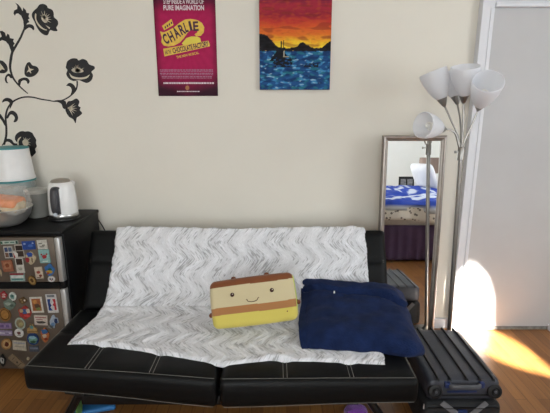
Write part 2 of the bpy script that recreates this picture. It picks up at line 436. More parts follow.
def throw():
    # profile parameter s in metres: 0 at the crease, negative to the front, positive up the back, then over the top
    LB = .437
    def left(s):  return interp(s, [(-.56, -.955), (-.44, -.955), (-.3, -.95), (0, -.925), (.2, -.91), (.44, -.90), (.6, -.895)])
    def right(s): return interp(s, [(-.6, .462), (-.3, .50), (0, .522), (.44, .512), (.6, .51)])
    def front(u): return interp(u, [(0, -.385), (.05, -.378), (.1, -.385), (.3, -.445), (.45, -.495), (.51, -.518), (.56, -.508), (.65, -.488), (.8, -.503), (1, -.53)])
    nu, nv = 500, 400
    def prof(X, s):
        if s < 0:
            y0, z0 = seat_front(X); Ls = CREASE[0]-y0
            p = seat_pt(X, 1+s/Ls); n = V((0, 0, 1))
        elif s < LB: p = back_pt(X, s/LB); n = BN.copy()
        else:
            q = s-LB; top = back_pt(X, 1); r = .02
            if q < .1: p = top+BN*-q; n = V((0, .5, .86)).lerp(V((0, -.2, 1)), 0)
            else: p = top-BN*.098+V((0, -.2, -1))*(q-.1); n = V((0, 1, -.2))
        # soften the crease
        k = math.exp(-(s/.06)**2)
        p = p+V((0, -.022, .022))*k
        n = n.lerp(V((0, -.6, .8)), k).normalized()
        if abs(s-LB) < .05: n = n.lerp(V((0, -.35, .93)), .6*(1-abs(s-LB)/.05)).normalized()
        return p, n
    rowsT, rowsB, cols, uvs = [], [], [], []
    for i in range(nv+1):
        rt, rb, rc, ru = [], [], [], []
        for j in range(nu+1):
            u = j/nu; sf = front(u); s = lerp(sf, LB+.16, i/nv)
            X = lerp(left(s), right(s), u) + (.006*nz(s*14, u*2+5)+.004*nz(s*60, u*3, 8))*(1 if u < .02 or u > .98 else .6)
            p, n = prof(X, s)
            # large soft wrinkles
            hgt = .012+.010*nz(X*5+s*3, s*2.2, 1)+.006*nz(X*11-s*9, s*7, 4)+.004*nz(X*25, s*22, 7)
            if s < .1: hgt += .010*max(0, nz(X*7+s*10+3, s*4, 9))
            hgt = max(.013, hgt)
            # fur tufts following the zigzag
            per = .185; ph = (s/per+.05*nz(X*3, 4)) % 1; tri = abs(ph+.06*nz(X*9, s*5, 31)-.5)*2; tri = tri*.6+.4*(.5-.5*math.cos(tri*PI))
            zu = X+.036*(tri-.5)*2+.012*nz(X*5, s*5, 2)
            c1 = noise.noise(V((zu*165, s*34, 3.3))); c2 = noise.noise(V((zu*190, s*50, 8.1))); c3 = noise.noise(V((zu*48, s*12, 6)))
            band = .5+.5*math.sin(zu*2*PI/.098+1.2*nz(s*3, X*2, 7))
            cells = 1.5*nz(X*7, s*9, 21)
            streak = sm(.14, .36, c1*.85+c2*.35-.20*band+.22*cells+.10*c3+.04)
            hgt += .0045*band+.0028*c3+.0016*c1
            edge = min(u, 1-u)*1.45; ef = min(edge, s-sf+.0001)
            k = math.sqrt(clamp(ef/.016)); hg = .003+(hgt)*k
            out = n*hg
            rt.append(p+out); rb.append(p+n*.0015)
            g = (1-.46*streak)*(.97+.06*c2)*(.88+.12*band)*(1+.10*c3)
            base = V((.89, .895, .92)).lerp(V((.86, .86, .85)), clamp(nz(X*3, s*3, 40)+.1))
            rc.append((base.x*g, base.y*g, base.z*g*1.02, 1)); ru.append((zu, s))
        rowsT.append(rt); rowsB.append(rb); cols.append(rc); uvs.append(ru)
    W = nu+1; H = nv+1
    verts = [p for r in rowsT for p in r]+[p for r in rowsB for p in r]
    col = [c for r in cols for c in r]*2; uv = [c for r in uvs for c in r]*2
    faces = []; off = W*H
    for i in range(H-1):
        for j in range(W-1):
            a = i*W+j; faces.append((a, a+1, a+W+1, a+W)); faces.append((off+a, off+a+W, off+a+W+1, off+a+1))
    for j in range(W-1):
        faces.append((j, off+j, off+j+1, j+1)); a = (H-1)*W+j; faces.append((a, a+1, off+a+1, off+a))
    for i in range(H-1):
        a = i*W; faces.append((a, a+W, off+a+W, off+a)); a = i*W+W-1; faces.append((a, off+a, off+a+W, a+W))
    me = bpy.data.meshes.new('fur_throw'); me.from_pydata(verts, [], faces); me.update()
    at = me.color_attributes.new('col', 'FLOAT_COLOR', 'POINT')
    for i, c in enumerate(col): at.data[i].color = c
    ul = me.uv_layers.new(name='UVMap')
    for l in me.loops: ul.data[l.index].uv = uv[l.vertex_index]
    for p in me.polygons: p.use_smooth = True
    me.materials.append(fur_mat())
    o = link('fur_throw', me); recentre(o)
    tag(o, 'white and grey zigzag fur throw draped over the black sofa', 'blanket')
throw()

# ------------------------------------------------------------------ plush cushion with a face
def plush():
    Z0 = .425
    BL = atZ(213, 330, Z0); BR = atZ(297, 321, Z0)
    ax = (BR-BL); Wd = ax.length*.985; ya = math.radians(-6); ax = V((math.cos(ya), math.sin(ya), 0))
    lean = math.radians(24); back = V((-ax.y, ax.x, 0)).normalized()
    up = (V((0, 0, 1))*math.cos(lean)+back*math.sin(lean)).normalized()
    roll = Matrix.Rotation(math.radians(9.5), 3, ax.cross(up)); ax = roll @ ax; up = roll @ up
    nrm = ax.cross(up).normalized()     # pointing away from face? ensure towards camera
    if nrm.y > 0: nrm = -nrm
    Hh, T = .222, .10
    cen = BL+ax*Wd/2+up*Hh/2-nrm*T/2
    R = Matrix((ax, up, nrm)).transposed()
    root = thing('plush_cushion', 'striped brown, cream and yellow plush cushion with a smiling face on the fur throw', 'cushion', tuple(cen))
    def fn(p, u, v, k):
        x, y, z = p
        tx = x/(Wd/2); ty = y/(Hh/2)
        z *= 1.0+.10*(1-tx*tx)*(1-ty*ty)
        x *= 1+.03*(1-ty*ty); y *= 1+.035*(1-tx*tx)
        z += .003*nz(x*14, y*14, 1)
        return R @ V((x, y, z))
    bm = rbox(Wd, Hh, T, .026, 100, 100, 24, fn)
    me_o = obj('body', bm, vcol_mat('plush_fabric', .9, .4, .3, 350), root)
    Ri = R.transposed()
    def cf(co, i):
        q = Ri @ co; t = q.y/Hh+.5+.006*math.sin(q.x*18)
        side = q.x > Wd/2-.006
        if t > .862: c = '7c4a2d'
        elif t > .43: c = 'c9bc98'
        elif t > .275: c = 'a5744a'
        else: c = 'cdbe60'
        if side and .2 < t < .93 and q.z < .035: c = 'c8d84e'
        return lin(c)
    set_vcol(me_o.data, cf)
    def P(fx, fy, dz=.0): # fractions of face
        x = (fx-.5)*Wd; y = (fy-.5)*Hh; tx = 2*fx-1; ty = 2*fy-1
        return R @ V((x*(1+.03*(1-ty*ty)), y*(1+.035*(1-tx*tx)), T/2*(1+.10*(1-tx*tx)*(1-ty*ty))+dz))
    br = mat('brown_plush', '6b3a22', .9, sheen=.4)
    for fx, fy in ((.275, .67), (.735, .665)):
        b = nb(); lathe(b, [(.0, .004), (.006, .0035), (.0095, .001), (.0105, -.004)], P(fx, fy), 20, R @ V((0, 0, 1)))
        obj('eye', b, mat('dark_brown_felt', '3f2016', .8), root)
        b = nb(); lathe(b, [(0, .0012), (.0022, 0)], P(fx+.008, fy+.012, .0042), 10, R @ V((0, 0, 1)))
        obj('eye_glint', b, mat('white_thread', 'e8e0d0', .7), root.children[-1])
    b = nb(); tube(b, smooth_path([P(.43, .545, .001), P(.445, .528, .001)] + [P(.50+.065*math.cos(a), .545+.055*math.sin(a)-.008, .001) for a in [PI+PI*k/8 for k in range(1, 8)]] + [P(.565, .535, .001), P(.58, .556, .001)], 3), .0016, 6)
    obj('mouth', b, mat('dark_brown_felt', '3f2016'), root)
    b = nb(); tube(b, [P(.885, .19, .001), P(.885, .215, .001)], .003, 6); obj('mark', b, br, root)
    for fx, fy, ex in ((.285, 1.0, 0), (.69, 1.0, 0), (-.02, .30, 1), (1.02, .36, 1)):
        q = R @ V(((fx-.5)*Wd, (fy-.5)*Hh, .012))
        b = nb(); a = (R @ V((0, 1, 0))) if not ex else (R @ V((1 if fx > .5 else -1, -.5, 0)))
        rr = .013 if not ex else .0115
        lathe(b, [(rr*.9, -.012), (rr, 0), (rr*.95, .006), (rr*.7, .012), (.0, .015)], q, 16, a)
        obj('arm' if ex else 'foot', b, br, root)
plush()

# ------------------------------------------------------------------ folded navy blanket
def navy():
    A = lambda px, py, z: atZ(px, py, z)
    rows = [
     [A(302, 349, .388), A(322, 348, .388), A(345, 349, .388), A(372, 352, .388), A(398, 355, .388), A(414, 355, .39), A(423, 354, .36)],
     [A(300, 343, .402), A(322, 344, .412), A(345, 345, .415), A(372, 347, .415), A(398, 351, .415), A(415, 352, .41), A(424, 351, .375)],
     [A(299, 332, .43), A(322, 331, .46), A(345, 331, .465), A(372, 333, .465), A(396, 337, .455), A(413, 341, .435), A(422, 345, .40)],
     [A(299, 316, .44), A(322, 316, .475), A(345, 315, .48), A(372, 316, .48), A(392, 320, .475), A(406, 327, .455), A(414, 333, .41)],
     [A(301, 304, .45), A(322, 303, .485), A(345, 303, .49), A(372, 304, .49), A(391, 307, .485), A(402, 312, .465), A(410, 318, .42)],
     [A(303, 292, .47), A(322, 292, .50), A(345, 294, .505), A(372, 295, .50), A(389, 296, .50), A(398, 300, .48), A(406, 306, .43)],
     [A(303, 284, .48), A(310, 283, .51), A(345, 287, .515), A(372, 288, .51), A(388, 289, .505), A(396, 292, .49), A(402, 298, .44)],
    ]
    last = rows[-1]
    rows.append([p+V((0, .035, -.02)) for p in last])
    rows.append([V((p.x, p.y+.045, p.z-.09)) for p in last])
    rows.append([V((p.x, p.y-.03, .41 if i < 6 else .40)) for i, p in enumerate(last)])
    # upsample (Catmull) both ways
    r2 = [smooth_path(r, 14) for r in rows]
    colsn = len(r2[0]); c2 = [smooth_path([r[j] for r in r2], 9) for j in range(colsn)]
    nr = len(c2[0]); G = [[c2[j][i] for j in range(colsn)] for i in range(nr)]
    fine = []
    for i, r in enumerate(G):
        row = []
        for j, p in enumerate(r):
            i0, i1, j0, j1 = max(i-1, 0), min(i+1, nr-1), max(j-1, 0), min(j+1, colsn-1)
            n = (G[i][j1]-G[i][j0]).cross(G[i1][j]-G[i0][j])
            n = n.normalized() if n.length > 1e-9 else V((0, 0, 1))
            vi = i/9
            d = .011*nz(p.x*8+p.y*4, p.y*13, 3)+.004*nz(p.x*25, p.y*25, 9)
            # folded hem: a step across the back with a gathered tuck
            ff = 5.0+.35*math.sin(j/colsn*5+.6)+.15*nz(j*.09, 2)
            if j/colsn < .93: d += .019*sm(ff-.12, ff+.10, vi)*(1-sm(6.8, 7.2, vi))
            d -= .010*math.exp(-((vi-ff+.12)/.10)**2)*(1 if j/colsn < .93 else 0)
            # second layer line near the left side
            jj = j/14
            d += .006*sm(.30, .60, jj+.05*math.sin(vi*2))-.004*math.exp(-((jj-.38+.04*math.sin(vi*2))/.05)**2)*(1 if vi < 6.8 else 0)
            # tuck from the hem
            d -= .008*math.exp(-((jj-2.0-.55*(vi-4.9))/.10)**2)*sm(4.4, 4.8, vi)*(1-sm(5.3, 5.7, vi))
            row.append(p+n*d)
        fine.append(row)
    bm = grid_mesh(fine)
    # close the sides
    def edgeloop(vs_):
        c = bm.verts.new(sum((v.co for v in vs_), V())/len(vs_))
        for a, b in zip(vs_, vs_[1:]+vs_[:1]):
            try: bm.faces.new((a, b, c))
            except ValueError: pass
    bm.verts.ensure_lookup_table()
    idx = lambda i, j: bm.verts[i*colsn+j]
    side0 = [idx(i, 0) for i in range(nr)]; side1 = [idx(i, colsn-1) for i in range(nr)]
    f0 = [idx(0, j) for j in range(colsn)]; f1 = [idx(nr-1, j) for j in range(colsn)]
    for j in range(colsn-1): bm.faces.new((f0[j], f1[j], f1[j+1], f0[j+1]))
    edgeloop(side0); edgeloop(side1)
    o = obj('folded_blanket', bm, mat('navy_fleece', '1a274a', .97, var=.3, vscale=16, bump=.5, bscale=140, sheen=.04, spec=.12), None)
    for p in o.data.polygons: p.use_smooth = True
    recentre(o); tag(o, 'folded navy blue fleece blanket on the right end of the sofa', 'blanket')
    t = nb(); q = atZ(334, 293, .512); box(t, -.0035, .0035, -.004, .0, -.004, .009, .0005); bmesh.ops.translate(t, verts=t.verts[:], vec=q+V((0, -.006, .006)))
    tg = obj('care_tag', t, mat('white_tag', 'd8d8d8', .7), None); adopt(tg, o); tg['label'] = 'tiny white care tag'
navy()

# ------------------------------------------------------------------ suitcases
def suitcases():
    SX0, SX1, SY0, SY1, ZT, ZM = .692, .984, 1.67, 2.117, .272, .168
    m_shell = mat('black_hard_shell', '35373f', .42, var=.08, vscale=40, bump=.10, bscale=220)
    m_rib = mat('black_gloss_rib', '08080a', .6)
    m_blue = mat('blue_plastic', '172750', .4); m_blk = mat('black_rubber', '0e0e10', .55); m_gry = mat('grey_handle', '45464b', .45)
    c = V(((SX0+SX1)/2, (SY0+SY1)/2, ZM))
    root = thing('hard_suitcase', 'dark ribbed hard-shell suitcase lying flat with wheels towards the room, on top of a bag', 'suitcase', tuple(c))
    def fn(p, u, v, k):
        q = V(p); q.z *= 1.0; q.z += .004*(1-(2*p.x/(SX1-SX0))**2)*(1 if p.z > 0 else 0); return q+V((c.x, c.y, (ZT+ZM)/2))
    part('shell', rbox(SX1-SX0+.03, SY1-SY0, ZT-ZM, .022, 20, 20, 6, fn), m_shell, root)
    for k, x in enumerate((-.118, -.066, .008, .066, .125)):
        y0 = SY0+.012 if k else SY0+.012; X = c.x+x
        b = nb(); pts = [V((X, SY0+.012, ZT-.006)), V((X, SY0+.03, ZT+.003)), V((X, SY1-.03, ZT+.003)), V((X, SY1-.008, ZT-.006))]
        for p in pts:
            p.z += .004*(1-(2*x/.294)**2)
        tube(b, smooth_path(pts, 4), .0050, 8, flat=(.9, 1)); part('rib', b, m_rib, root)
    for X in (c.x-.092, c.x-.025, c.x+.095):
        pass
    # front face: zip line, carry handle with blue mounts, wheels
    part('zip', bx(SX0-.006, SX1+.006, SY0-.004, SY0+.01, ZM+.026, ZM+.034, bev=.002), m_blk, root)
    part('edge_band', bx(SX0+.07, SX1-.09, SY0-.006, SY0+.01, ZM+.044, ZM+.052, bev=.002), m_blue, root, label='blue band')
    hy = SY0-.018; hz = ZT-.022
    b = nb(); tube(b, smooth_path([(c.x-.068, SY0+.004, hz), (c.x-.06, hy, hz+.002), (c.x, hy-.006, hz+.004), (c.x+.055, hy, hz+.002), (c.x+.063, SY0+.004, hz)], 5), .010, 10, flat=(1.1, .8)); part('handle', b, m_gry, root)
    for X in (c.x-.078, c.x+.073): part('handle_mount', bx(X-.012, X+.012, SY0-.012, SY0+.012, hz-.012, hz+.014, bev=.003), m_blue, root, label='blue handle mount')
    for X in (SX0+.018, SX1-.012):
        b = nb(); lathe(b, [(.030, -.024), (.034, -.006), (.030, .002), (.022, .004), (.020, -.001), (.012, -.001), (.010, .004), (0, .005)], (X, SY0-.008, ZM+.052), 24, (0, -1, .25)); hs = part('wheel', b, m_blk, root)
        b = nb(); lathe(b, [(.007, 0), (.006, .003), (0, .0035)], (X, SY0-.0135, ZM+.0535), 12, (0, -1, .25)); part('hub', b, m_gry, hs)
    # lower bag
    BX0, BX1, BY0, BY1 = .655, 1.008, 1.645, 2.125
    bag = thing('travel_bag', 'black travel bag with two grey straps, under the ribbed suitcase', 'bag', ((BX0+BX1)/2, (BY0+BY1)/2, 0))
    cc = V(((BX0+BX1)/2, (BY0+BY1)/2, ZM/2))
    part('body', rbox(BX1-BX0, BY1-BY0, ZM-.002, .03, 16, 16, 8, lambda p, u, v, k: V((p.x, p.y+.004*nz(p.x*20, p.z*20), p.z))+cc), mat('black_nylon', '121316', .7, bump=.3, bscale=400), bag)
    m_str = mat('grey_webbing', '67676a', .7, bump=.3, bscale=500)
    for a, b_ in (((442, 403), (466, 421)), ((487, 403), (464, 421))):
        p0 = atY(a[0], a[1], BY0-.003); p1 = atY(b_[0], b_[1], BY0-.003); d = (p1-p0).normalized(); s = V((0, 1, 0)).cross(d).normalized()*.0125
        b = nb(); poly_prism(b, [p0-s, p0+s, p1+s, p1-s], (0, .003, 0)); part('strap', b, m_str, bag, False, label='grey strap')
    for sx in (-1, 1):
        p0 = V((cc.x+sx*.12, BY1, ZM-.01)); p1 = V((cc.x+sx*.01, BY1, .03)); d = (p1-p0).normalized(); s = V((0, 1, 0)).cross(d).normalized()*.0125
        b = nb(); poly_prism(b, [p0-s, p0+s, p1+s, p1-s], (0, .003, 0)); part('strap', b, m_str, bag, False, label='grey strap')
    q = atY(463, 411, BY0-.006); part('patch', bx(q.x-.02, q.x+.02, BY0-.007, BY0, q.z-.012, q.z+.004, bev=.002), m_blue, bag, label='blue patch')
    part('zip', bx(BX0+.02, BX1-.02, BY0-.003, BY0+.01, ZM-.022, ZM-.016), m_blk, bag)
    q = atY(424, 404, BY0-.006); b = nb(); tube(b, [q, q+V((-.001, -.003, -.022))], .0028, 8); part('zip_pull', b, mat('steel', 'b9b9b9', .3, 1), bag, label='steel zip pull')
suitcases()

# ------------------------------------------------------------------ leaning mirror
def mirror():
    X0, X1, zt = .616, .98, 1.284
    yb, yt = 2.42, 2.487; L = math.hypot(yt-yb, zt); a = math.atan2(yt-yb, zt)
    root = thing('leaning_mirror', 'tall full-length mirror in a champagne silver frame leaning on the wall', 'mirror', ((X0+X1)/2, yb, 0))
    R = Matrix.Rotation(-a, 4, 'X')    # local z up the mirror, local -y faces the room
    W = X1-X0
    m_f = mat('champagne_silver', '98908a', .4, .8, var=.12, vscale=20)
    prof = [(0, .012), (0, -.012), (.006, -.020), (.014, -.022), (.020, -.016), (.026, -.014), (.031, -.008), (.031, 0), (.031, .012)]
    b = nb(); rings = []
    for (sx, sz) in ((-1, 0), (1, 0), (1, 1), (-1, 1)):
        rings.append([b.verts.new(V((sx*(W/2-d), y, (d if sz == 0 else L-d)))) for d, y in prof])
    for k in range(4):
        A, B = rings[k], rings[(k+1) % 4]
        for i in range(len(prof)-1): b.faces.new((A[i], A[i+1], B[i+1], B[i]))
        b.faces.new((A[-1], A[0], B[0], B[-1]))
    for v in b.verts: v.co = R @ v.co
    b.normal_update()
    o = obj('frame', b, m_f, root, False)
    g = nb(); box(g, -W/2+.030, W/2-.030, -.002, .002, .030, L-.030, M=R)
    m = bpy.data.materials.new('mirror_glass'); m.use_nodes = True; p = m.node_tree.nodes['Principled BSDF']
    p.inputs['Metallic'].default_value = 1; p.inputs['Roughness'].default_value = .0; p.inputs['Base Color'].default_value = (.94, .955, .955, 1)
    obj('glass', g, m, root, False)
    k = nb(); box(k, -W/2+.01, W/2-.01, .006, .011, .01, L-.01, M=R); obj('backing', k, mat('brown_board', '6b5a48', .8), root, False)
mirror()

# ------------------------------------------------------------------ five-arm floor lamp
def lamp():
    m_st = mat('brushed_nickel', '96938f', .34, .9, var=.05)
    m_sh = bpy.data.materials.new('frosted_white_glass'); m_sh.use_nodes = True; nt = m_sh.node_tree
    pb = nt.nodes['Principled BSDF']; pb.inputs['Base Color'].default_value = (.90, .91, .94, 1); pb.inputs['Roughness'].default_value = .35
    tr = nt.nodes.new('ShaderNodeBsdfTranslucent'); tr.inputs[0].default_value = (.96, .97, 1, 1)
    tp = nt.nodes.new('ShaderNodeBsdfTransparent')
    mx = nt.nodes.new('ShaderNodeMixShader'); mx.inputs[0].default_value = .5
    m2 = nt.nodes.new('ShaderNodeMixShader'); m2.inputs[0].default_value = .12
    nt.links.new(pb.outputs[0], mx.inputs[1]); nt.links.new(tr.outputs[0], mx.inputs[2])
    nt.links.new(mx.outputs[0], m2.inputs[1]); nt.links.new(tp.outputs[0], m2.inputs[2])
    nt.links.new(m2.outputs[0], nt.nodes['Material Output'].inputs[0])
    LY = 2.24
    foot = V((1.005, LY, 0)); col = atY(461, 153, LY)
    root = thing('floor_lamp', 'brushed nickel floor lamp with five white glass shades beside the mirror', 'floor lamp', tuple(foot))
    b = nb(); lathe(b, [(.095, 0), (.095, .012), (.088, .02), (.03, .026), (.016, .04), (.014, .05)], foot, 36); part('base', b, m_st, root)
    b = nb(); tube(b, [foot+V((0, 0, .03)), col], .0115, 14); part('pole', b, m_st, root)
    b = nb(); lathe(b, [(.012, -.04), (.018, -.036), (.018, .026), (.014, .032), (0, .032)], col, 20); cl = part('collar', b, m_st, root)
    kn = atY(455.5, 152, LY-.01); b = nb(); lathe(b, [(.003, -.012), (.003, 0), (.007, .002), (.007, .010), (0, .011)], kn+V((.006, 0, 0)), 14, (-1, -.2, 0)); part('knob', b, m_st, cl)
    # arm: path pixels, neck pixel/depth, rim centre pixel/depth, rim radius
    arms = [
      ([(460, 146), (458, 136), (450, 118)], (444.5, 106, .02), (433, 72, .04), .072),
      ([(461, 145), (461, 130), (459.5, 115)], (457.5, 104, .09), (451, 73, .13), .066),
      ([(462, 145), (463, 130), (463.5, 114)], (463.5, 103, 0), (465.5, 67, -.045), .072),
      ([(463, 146), (466, 138), (474, 120)], (478, 110, -.01), (488.5, 81, -.16), .074),
      ([(459, 147), (455.5, 134), (450.5, 130)], (445.5, 129.5, -.03), (423, 125, -.11), .067)]
    for path, nk, rim, rr in arms:
        rr *= .96
        n0 = atY(nk[0], nk[1], LY+nk[2]); r0 = atY(rim[0], rim[1], LY+rim[2]); ax = (r0-n0).normalized()
        pts = [col+V(((path[0][0]-461)*.003, .006 if nk[2] > 0 else 0, .02))]+[atY(p[0], p[1], lerp(LY, n0.y, (k+1)/(len(path)+1))) for k, p in enumerate(path)]+[n0+ax*.004]
        b = nb(); tube(b, smooth_path(pts, 6), .0050, 8); am = part('arm', b, m_st, root)
        b = nb(); lathe(b, [(.005, -.004), (.009, 0), (.027, .042), (.028, .047), (.0, .047)], n0, 24, ax); part('socket', b, m_st, am)
        base = n0+ax*.040; Ls = (r0-base).length
        pr = []
        for k in range(15):
            t = k/14; pr.append((.026+(rr-.026)*(math.sin(t*PI*.5)**.80), Ls*t))
        inner = [(r-.003, h+.002) for r, h in pr[::-1]]
        b = nb(); lathe(b, pr+inner, base, 40, ax, closed=True)
        part('shade', b, m_sh, am, label='white frosted glass shade')
        # spiral bulb
        q = V((0, 0, 1)).rotation_difference(ax); sp = []
        for k in range(61):
            t = k/60; th = t*PI*7; rad = .017*(1 if t < .85 else math.sqrt(max(0, 1-((t-.85)/.15)**2))+.05)
            sp.append(base+q @ V((rad*math.cos(th), rad*math.sin(th), .03+t*.062)))
        b = nb(); tube(b, sp, .0042, 6); lathe(b, [(.016, 0), (.018, .02), (.014, .026), (0, .026)], base, 16, ax)
        part('bulb', b, mat('bulb_white', 'efeee8', .3), am)
lamp()

# ------------------------------------------------------------------ fridge
FRY = 2.11; FX0, FX1 = -1.60, -1.102
def fridge():
    m_b = mat('black_fridge_side', '0b0b0d', .45, bump=.15, bscale=300, spec=.2); m_d = mat('taupe_steel_door', '5d5248', .45, .4, var=.05)
    m_s = mat('silver_door_edge', 'aaa9a8', .35, .6)
    root = thing('mini_fridge', 'two-door mini fridge with taupe doors full of magnets left of the sofa', 'fridge', ((FX0+FX1)/2, 2.35, 0))
    part('body', bx(FX0, FX1, FRY+.04, 2.60, .02, .80, bev=.006), m_b, root)
    part('top', bx(FX0-.004, FX1+.004, FRY+.008, 2.604, .80, .822, bev=.006), m_b, root)
    for nm, z0, z1 in (('freezer_door', .545, .792), ('door', .032, .508)):
        d = part(nm, bx(FX0, FX1-.034, FRY, FRY+.036, z0, z1, bev=.006), m_d, root)
        part('edge_trim', bx(FX1-.034, FX1-.006, FRY-.002, FRY+.036, z0+.001, z1-.001, bev=.007), m_s, d, label='silver door edge')
    b = nb(); poly_prism(b, [V((FX0+.05, FRY+.004, .552)), V((FX1-.03, FRY+.004, .536)), V((FX1-.03, FRY+.004, .512)), V((FX0+.05, FRY+.004, .498))], (0, .04, 0)); part('grip_recess', b, m_b, root, False)
    b = bx(FX1-.03, FX1-.004, FRY+.005, FRY+.05, .508, .545, bev=.004); part('hinge', b, m_b, root)
    for x in (FX0+.04, FX1-.04):
        for y in (2.2, 2.55):
            b = nb(); lathe(b, [(.018, 0), (.018, .022)], (x, y, 0), 12); part('foot', b, m_b, root)
fridge()

MAGN = 'fridge magnets on the mini fridge doors'
def magnets():
    crops = {1: (0, 232, 7.12), 2: (0, 285, 8.09), 3: (0, 325, 8.09)}
    Y = FRY-.001
    def Pp(cr, x, y): c = crops[cr]; return atY(c[0]+x/c[2], c[1]+y/c[2], Y)
    cnt = [0]
    def dim(h): return ''.join('%02x' % int(int(h[i:i+2], 16)*.84) for i in (0, 2, 4))
    def magnet(cr, shape, x0, y0, x1, y1, rot, col, label, details=(), th=.003):
        a = Pp(cr, x0, y0); b = Pp(cr, x1, y1); c = (a+b)/2; hw = abs(b.x-a.x)/2; hh = abs(a.z-b.z)/2
        th = .0028+.0005*(cnt[0] % 5)
        if c.x+hw > FX1-.036: c.x = FX1-.036-hw
        cs, sn = math.cos(math.radians(rot)), math.sin(math.radians(rot))
        def outl(shape, cx, cy, w, h, n=22):
            if shape == 'r': pts = [(-1, -1), (1, -1), (1, 1), (-1, 1)]
            elif shape == 'e': pts = [(math.cos(2*PI*k/n), math.sin(2*PI*k/n)) for k in range(n)]
            elif shape == 'b': pts = [((1+.13*math.sin(5*t+cx*9+w))*math.cos(t), (1+.13*math.cos(4*t+h*7))*math.sin(t)) for t in [2*PI*k/n for k in range(n)]]
            elif shape == 't': pts = [(-1, -1), (1, -1), (.9, 0), (.45, .25), (.25, 1), (0, .45), (-.25, 1), (-.45, .25), (-.9, 0)]
            else: pts = shape
            return [(cx+w*p[0], cy+h*p[1]) for p in pts]
        def solid(sh, cx, cy, w, h, y0_, y1_):
            pts = outl(sh, cx, cy, w, h); P = [V((p[0]*hw*cs-p[1]*hh*sn, y0_, p[0]*hw*sn+p[1]*hh*cs)) for p in pts]
            bm = nb(); poly_prism(bm, P, (0, y1_-y0_, 0)); return bm
        o = obj('fridge_magnet', solid(shape, 0, 0, 1, 1, .0008, -th), mat('magnet_'+col, dim(col), .6, var=.2, vscale=90, spec=.15), None, False)
        o.location = (c.x, FRY-.0009-.0004, c.z)
        tag(o, label, 'magnet', None); o['group'] = MAGN
        byc = {}
        for k, d in enumerate(details):
            sh, cx, cy, w, h, cc = d
            byc.setdefault(cc, []).append((k, sh, cx, cy, w, h))
        for cc, L in byc.items():
            bm = nb()
            for k, sh, cx, cy, w, h in L:
                q = solid(sh, cx, cy, w, h, -th, -th-.0004-.0002*k); me = bpy.data.meshes.new('x'); q.to_mesh(me); q.free(); bm.from_mesh(me); bpy.data.meshes.remove(me)
            obj('print', bm, mat('magnet_'+cc, dim(cc), .6, var=.2, vscale=90, spec=.15), o, False)
        cnt[0] += 1
    M = magnet
    M(1, 'r', 5, 62, 132, 86, 2, 'b9c4b8', 'long pale green strip magnet at the top left of the freezer door', [('r', -.9, 0, .1, .7, '2f5c4c'), ('r', .85, 0, .12, .8, '24443c'), ('r', -.3, 0, .25, .3, '4c7264'), ('r', .35, .1, .22, .3, '4c7264')])
    M(1, 'r', 156, 64, 256, 124, 3, '2b4a94', 'blue rectangular magnet with pale flecks near the top of the freezer door', [('e', -.6, .4, .2, .2, '8fa3cf'), ('b', .3, -.1, .4, .35, '4a6ab0'), ('e', .7, .5, .15, .2, '9fb0d6')])
    M(1, 'r', 264, 56, 342, 121, 3, 'cfcabf', 'white picture magnet with dark sketch at the top right of the freezer door', [('r', -.35, .3, .35, .08, '5c5852'), ('r', .3, -.1, .3, .1, '5c5852'), ('b', -.1, -.4, .5, .2, '98938a')])
    M(1, 'r', 275, 124, 362, 218, 3, '8fb8b4', 'pale teal magnet with a red crab on it', [('b', 0, -.05, .45, .3, 'a32f35'), ('e', -.5, .3, .16, .14, 'a32f35'), ('e', .5, .3, .16, .14, 'a32f35'), ('r', 0, -.75, .5, .06, 'dfe6e2')])
    M(1, 'r', 27, 100, 102, 184, 2, 'c3bfb8', 'white framed magnet with four small blue pictures', [('r', -.45, .45, .36, .36, '3a4c74'), ('r', .45, .45, .36, .36, '56647e'), ('r', -.45, -.45, .36, .36, '7a5a4a'), ('r', .45, -.45, .36, .36, '30405e')])
    M(1, 'r', 104, 88, 178, 182, 2, 'b8b0a4', 'framed snapshot magnet with two dark photos, between the blue magnets', [('r', 0, .48, .8, .36, '352a24'), ('r', .05, -.4, .8, .42, '41332c')])
    M(1, 'r', 108, 184, 179, 290, 1, 'cbc6bd', 'white instant-photo magnet with a dark picture above the striped teal one', [('r', 0, .5, .78, .4, '3a2b24'), ('r', 0, -.35, .5, .05, '8b8378'), ('r', 0, -.55, .4, .05, '8b8378')])
    M(1, [(-1, .1), (-.2, 1), (1, .2), (.9, -.8), (-.1, -1)], 84, 130, 134, 184, 0, 'd9d4cc', 'tumbling red and white cube magnet over the snapshots', [([(-1, 0), (-.4, .35), (.1, -.9), (-.1, -1)], 0, 0, 1, 1, 'b02a31')])
    M(1, 'r', 14, 200, 100, 280, 5, '9c624a', 'terracotta square tile magnet on the freezer door', [('r', 0, .1, .7, .6, 'b07a5c'), ('b', 0, .1, .4, .35, '83492f')])
    M(1, 'b', 182, 142, 262, 226, 0, 'c2b294', 'round magnet with blue top, red edge and cream figure', [('b', -.1, .6, .6, .4, '34509c'), ('b', -.7, -.3, .4, .45, 'a3333a'), ('r', .25, -.3, .1, .4, '6a5138')])
    M(1, 'r', 246, 248, 312, 330, 3, 'c9b8a4', 'cream magnet with small red figures beside the round blue and yellow one', [('b', -.1, .1, .5, .25, '9c4a40'), ('b', .3, -.5, .4, .2, '7d3a33'), ('r', -.2, -.8, .5, .06, '6a4a40')])
    M(1, 'b', 316, 228, 394, 308, 0, '3c6ea8', 'round blue and yellow scene magnet near the freezer door edge', [('b', -.1, -.35, .7, .3, 'c29a3c'), ('b', .1, .1, .4, .2, '2c5c44'), ('b', -.4, -.6, .3, .2, 'a3482f')])
